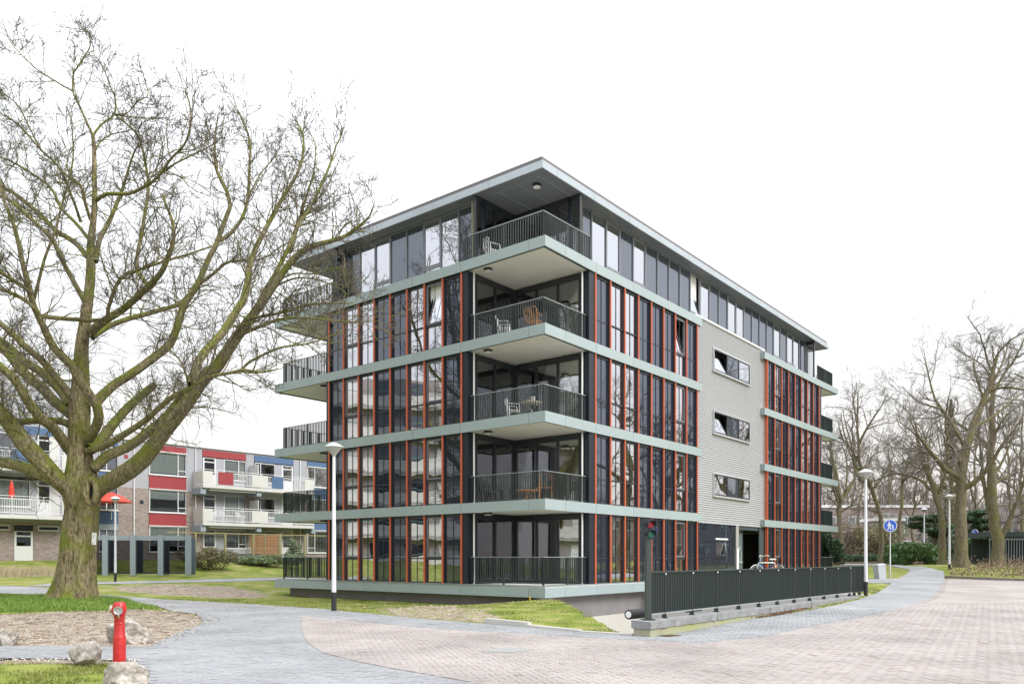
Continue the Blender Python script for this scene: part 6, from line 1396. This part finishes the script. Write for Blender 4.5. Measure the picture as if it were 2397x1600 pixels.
# dry grasses on the left bank
def reeds(px0, px1, py, N, h, label, seed):
    rg = np.random.default_rng(seed); g1, g2 = ground(px0, py), ground(px1, py); t = rg.random(N)[:, None]; p = np.array(g1)[None] * (1 - t) + np.array(g2)[None] * t + np.column_stack([rg.normal(0, .3, N), rg.normal(0, .5, N), np.zeros(N)])
    p[:, 2] = terrain(p[:, 0], p[:, 1]); a = rg.normal(0, .18, (N, 3)); a[:, 2] = 1; hh_ = h * rg.uniform(.5, 1.2, N)[:, None]; w = .014
    V = np.stack([p - [w, 0, 0], p + [w, 0, 0], p + a * hh_], 1).reshape(-1, 3); tag(inst('dry_grass', np_mesh('dry_grass', V, np.arange(N * 3).reshape(-1, 3), mat('straw', (.50, .42, .28), .9, 0, .2, 9))), label, 'grass', kind='stuff')
reeds(-60, 128, 1347, 1800, .55, 'pale dry grass tufts along the foot of the left bank', 71)
k0, k1 = ground(-80, 1349), ground(125, 1348); tag(MB().bar(tuple(k0), tuple(k1), .12, .16).build('bank_kerb', m_conc), 'thin pale kerb along the foot of the left bank', 'kerb')

# ------------------------------------------------------------------ mirrored tower on the far left (outside the frame)
TW = empty('tower_flat', (-47, 26, 0), R(-84), 'six storey flat with white curved balcony bands left of the picture', 'building')
MB().box(-22, -12, 0, 22, -.1, 18.2).build('wall', mat('tower_wall', (.30, .27, .26), .8), TW)
for k in range(6):
    z = .6 + 3.0 * k; pts = [(-22 + 44 * i / 60, .9 + .35 * math.sin(i * .42)) for i in range(61)]
    MB().prism([(-22, -.1)] + pts + [(22, -.1)], z - .25, z + .0).build('balcony_slab', m_balpan, TW)
    s = MB()
    for a, b in zip(pts, pts[1:]): s.quad((*a, z - .3), (*b, z - .3), (*b, z + 1.0), (*a, z + 1.0))
    s.build('balcony_front', mat('tower_white', (.60, .59, .58), .7), TW)
    for j in range(14): MB().box(-21 + j * 3.1, -.09, z + .5, -19.2 + j * 3.1, -.05, z + 2.3).build('window', [m_blk, m_curt][j % 3 == 1], TW)
    s = MB(); s.bar((-22, 1.3, z + 1.25), (22, 1.3, z + 1.25), .06, .06); s.build('rail', mat('green_rail', (.10, .24, .17), .6), TW)
# brick houses on the right
def house(x, y, w, d, h, rz, label, flat=True, m=None):
    z = float(terrain(x, y)); t = empty('brick_house', (x, y, z - .1), rz, label, 'building'); MB().box(-w / 2, 0, 0, w / 2, d, h).build('wall', m or m_brick, t)
    if flat: MB().box(-w / 2 - .15, -.15, h, w / 2 + .15, d + .15, h + .3).build('roof', m_roofl, t)
    else:
        f = MB(); f.v = [(-w/2-.3, -.4, h), (w/2+.3, -.4, h), (w/2+.3, d+.4, h), (-w/2-.3, d+.4, h), (-w/2-.3, d/2, h+3), (w/2+.3, d/2, h+3)]; f.f = [(0,1,5,4),(2,3,4,5),(0,4,3),(1,2,5),(0,3,2,1)]; f.m = [0]*5; f.build('roof', mat('tile_roof', (.12, .10, .095), .8), t)
    k = int(w // 3)
    for i in range(k):
        for zz_ in ([.9] if h < 4 else [.9, 3.7]):
            a = -w / 2 + .8 + i * 3; f = MB().box(a, -.06, zz_, a + 1.6, .0, zz_ + 1.3).build('window', m_wframe, t); MB().box(a + .08, -.07, zz_ + .08, a + .76, -.061, zz_ + 1.22).build('pane', m_gold, f); MB().box(a + .84, -.07, zz_ + .08, a + 1.52, -.061, zz_ + 1.22).build('pane', m_gold, f)
house(at(2010, 92, 0).x, 92, 16, 8, 6.0, 0, 'pale brick house behind the bare trees right of the building'); house(at(1985, 86, 0).x, 86, 12, 3, 3.0, 0, 'low brick shed with pale roof edge behind the thicket')
house(at(2080, 84, 0).x, 84, 3.2, 3, 4.2, 0, 'small round brick turret above the thicket', True)
house(at(2420, 118, 0).x, 118, 9, 8, 5.4, R(-12), 'white gabled house far right behind the shelter', False, m_wframe)
house(58, 60, 34, 10, 5.8, R(-70), 'red brick row house right of the picture', True); house(60, 22, 30, 10, 5.8, R(-90), 'second red brick row house right of the picture', True)
# shelter at the right edge
g1 = at(2318, 61, 0); sh_ = empty('bike_shelter', (g1.x, 61, float(terrain(g1.x, 61))), R(-4), 'dark green roofed bar shelter at the right picture edge', 'shelter')
MB().box(-.3, 0, 2.15, 7, 3, 2.55).build('roof', mat('dark_teal', (.02, .04, .042), .5), sh_); MB().box(-.1, 2.6, 0, 6.8, 2.7, 2.1).build('rear_wall', mat('dark_wall', (.05, .07, .06), .8), sh_)
for i in range(34): MB().box(i * .2, .1, 0, i * .2 + .035, .14, 1.95).build('bar', m_bluegrey, sh_)
MB().box(-.05, .08, 1.95, 6.8, .16, 2.02).build('rail', m_bluegrey, sh_)
# far skyline of bare woodland so that the horizon closes
rg = np.random.default_rng(5); P_ = []; Rr = []
for i in range(1900):
    a = rg.uniform(.33, 1.15) if i < 1500 else rg.uniform(-1.25, .33); D_ = rg.uniform(128, 190); x, y = D_ * math.sin(a), D_ * math.cos(a); z = float(terrain(x, y)); h = rg.uniform(6, 13)
    q = [(x, y, z)]
    for k in range(4): q.append((q[-1][0] + rg.normal(0, .5), q[-1][1] + rg.normal(0, .3), q[-1][2] + h / 4))
    P_.append(q); Rr.append(np.array([.18, .14, .10, .06, .03]))
P_ = np.array(P_); Rr = np.array(Rr); a1 = spawn(P_, Rr, np.full(len(P_), 8.0), 9, .7, .35, .6, rg, up=.2, n=5, tmin=.2); a2 = spawn(*a1, 5, .7, .5, .7, rg, up=.1, n=3); a2[1][:] = np.maximum(a2[1], .018)
tag(inst('far_woodland', twig_mesh([(P_, Rr), a1[:2], a2[:2]], 'far_woodland', m_fartwig)), 'distant belt of bare woodland along the horizon', 'woodland', kind='stuff')
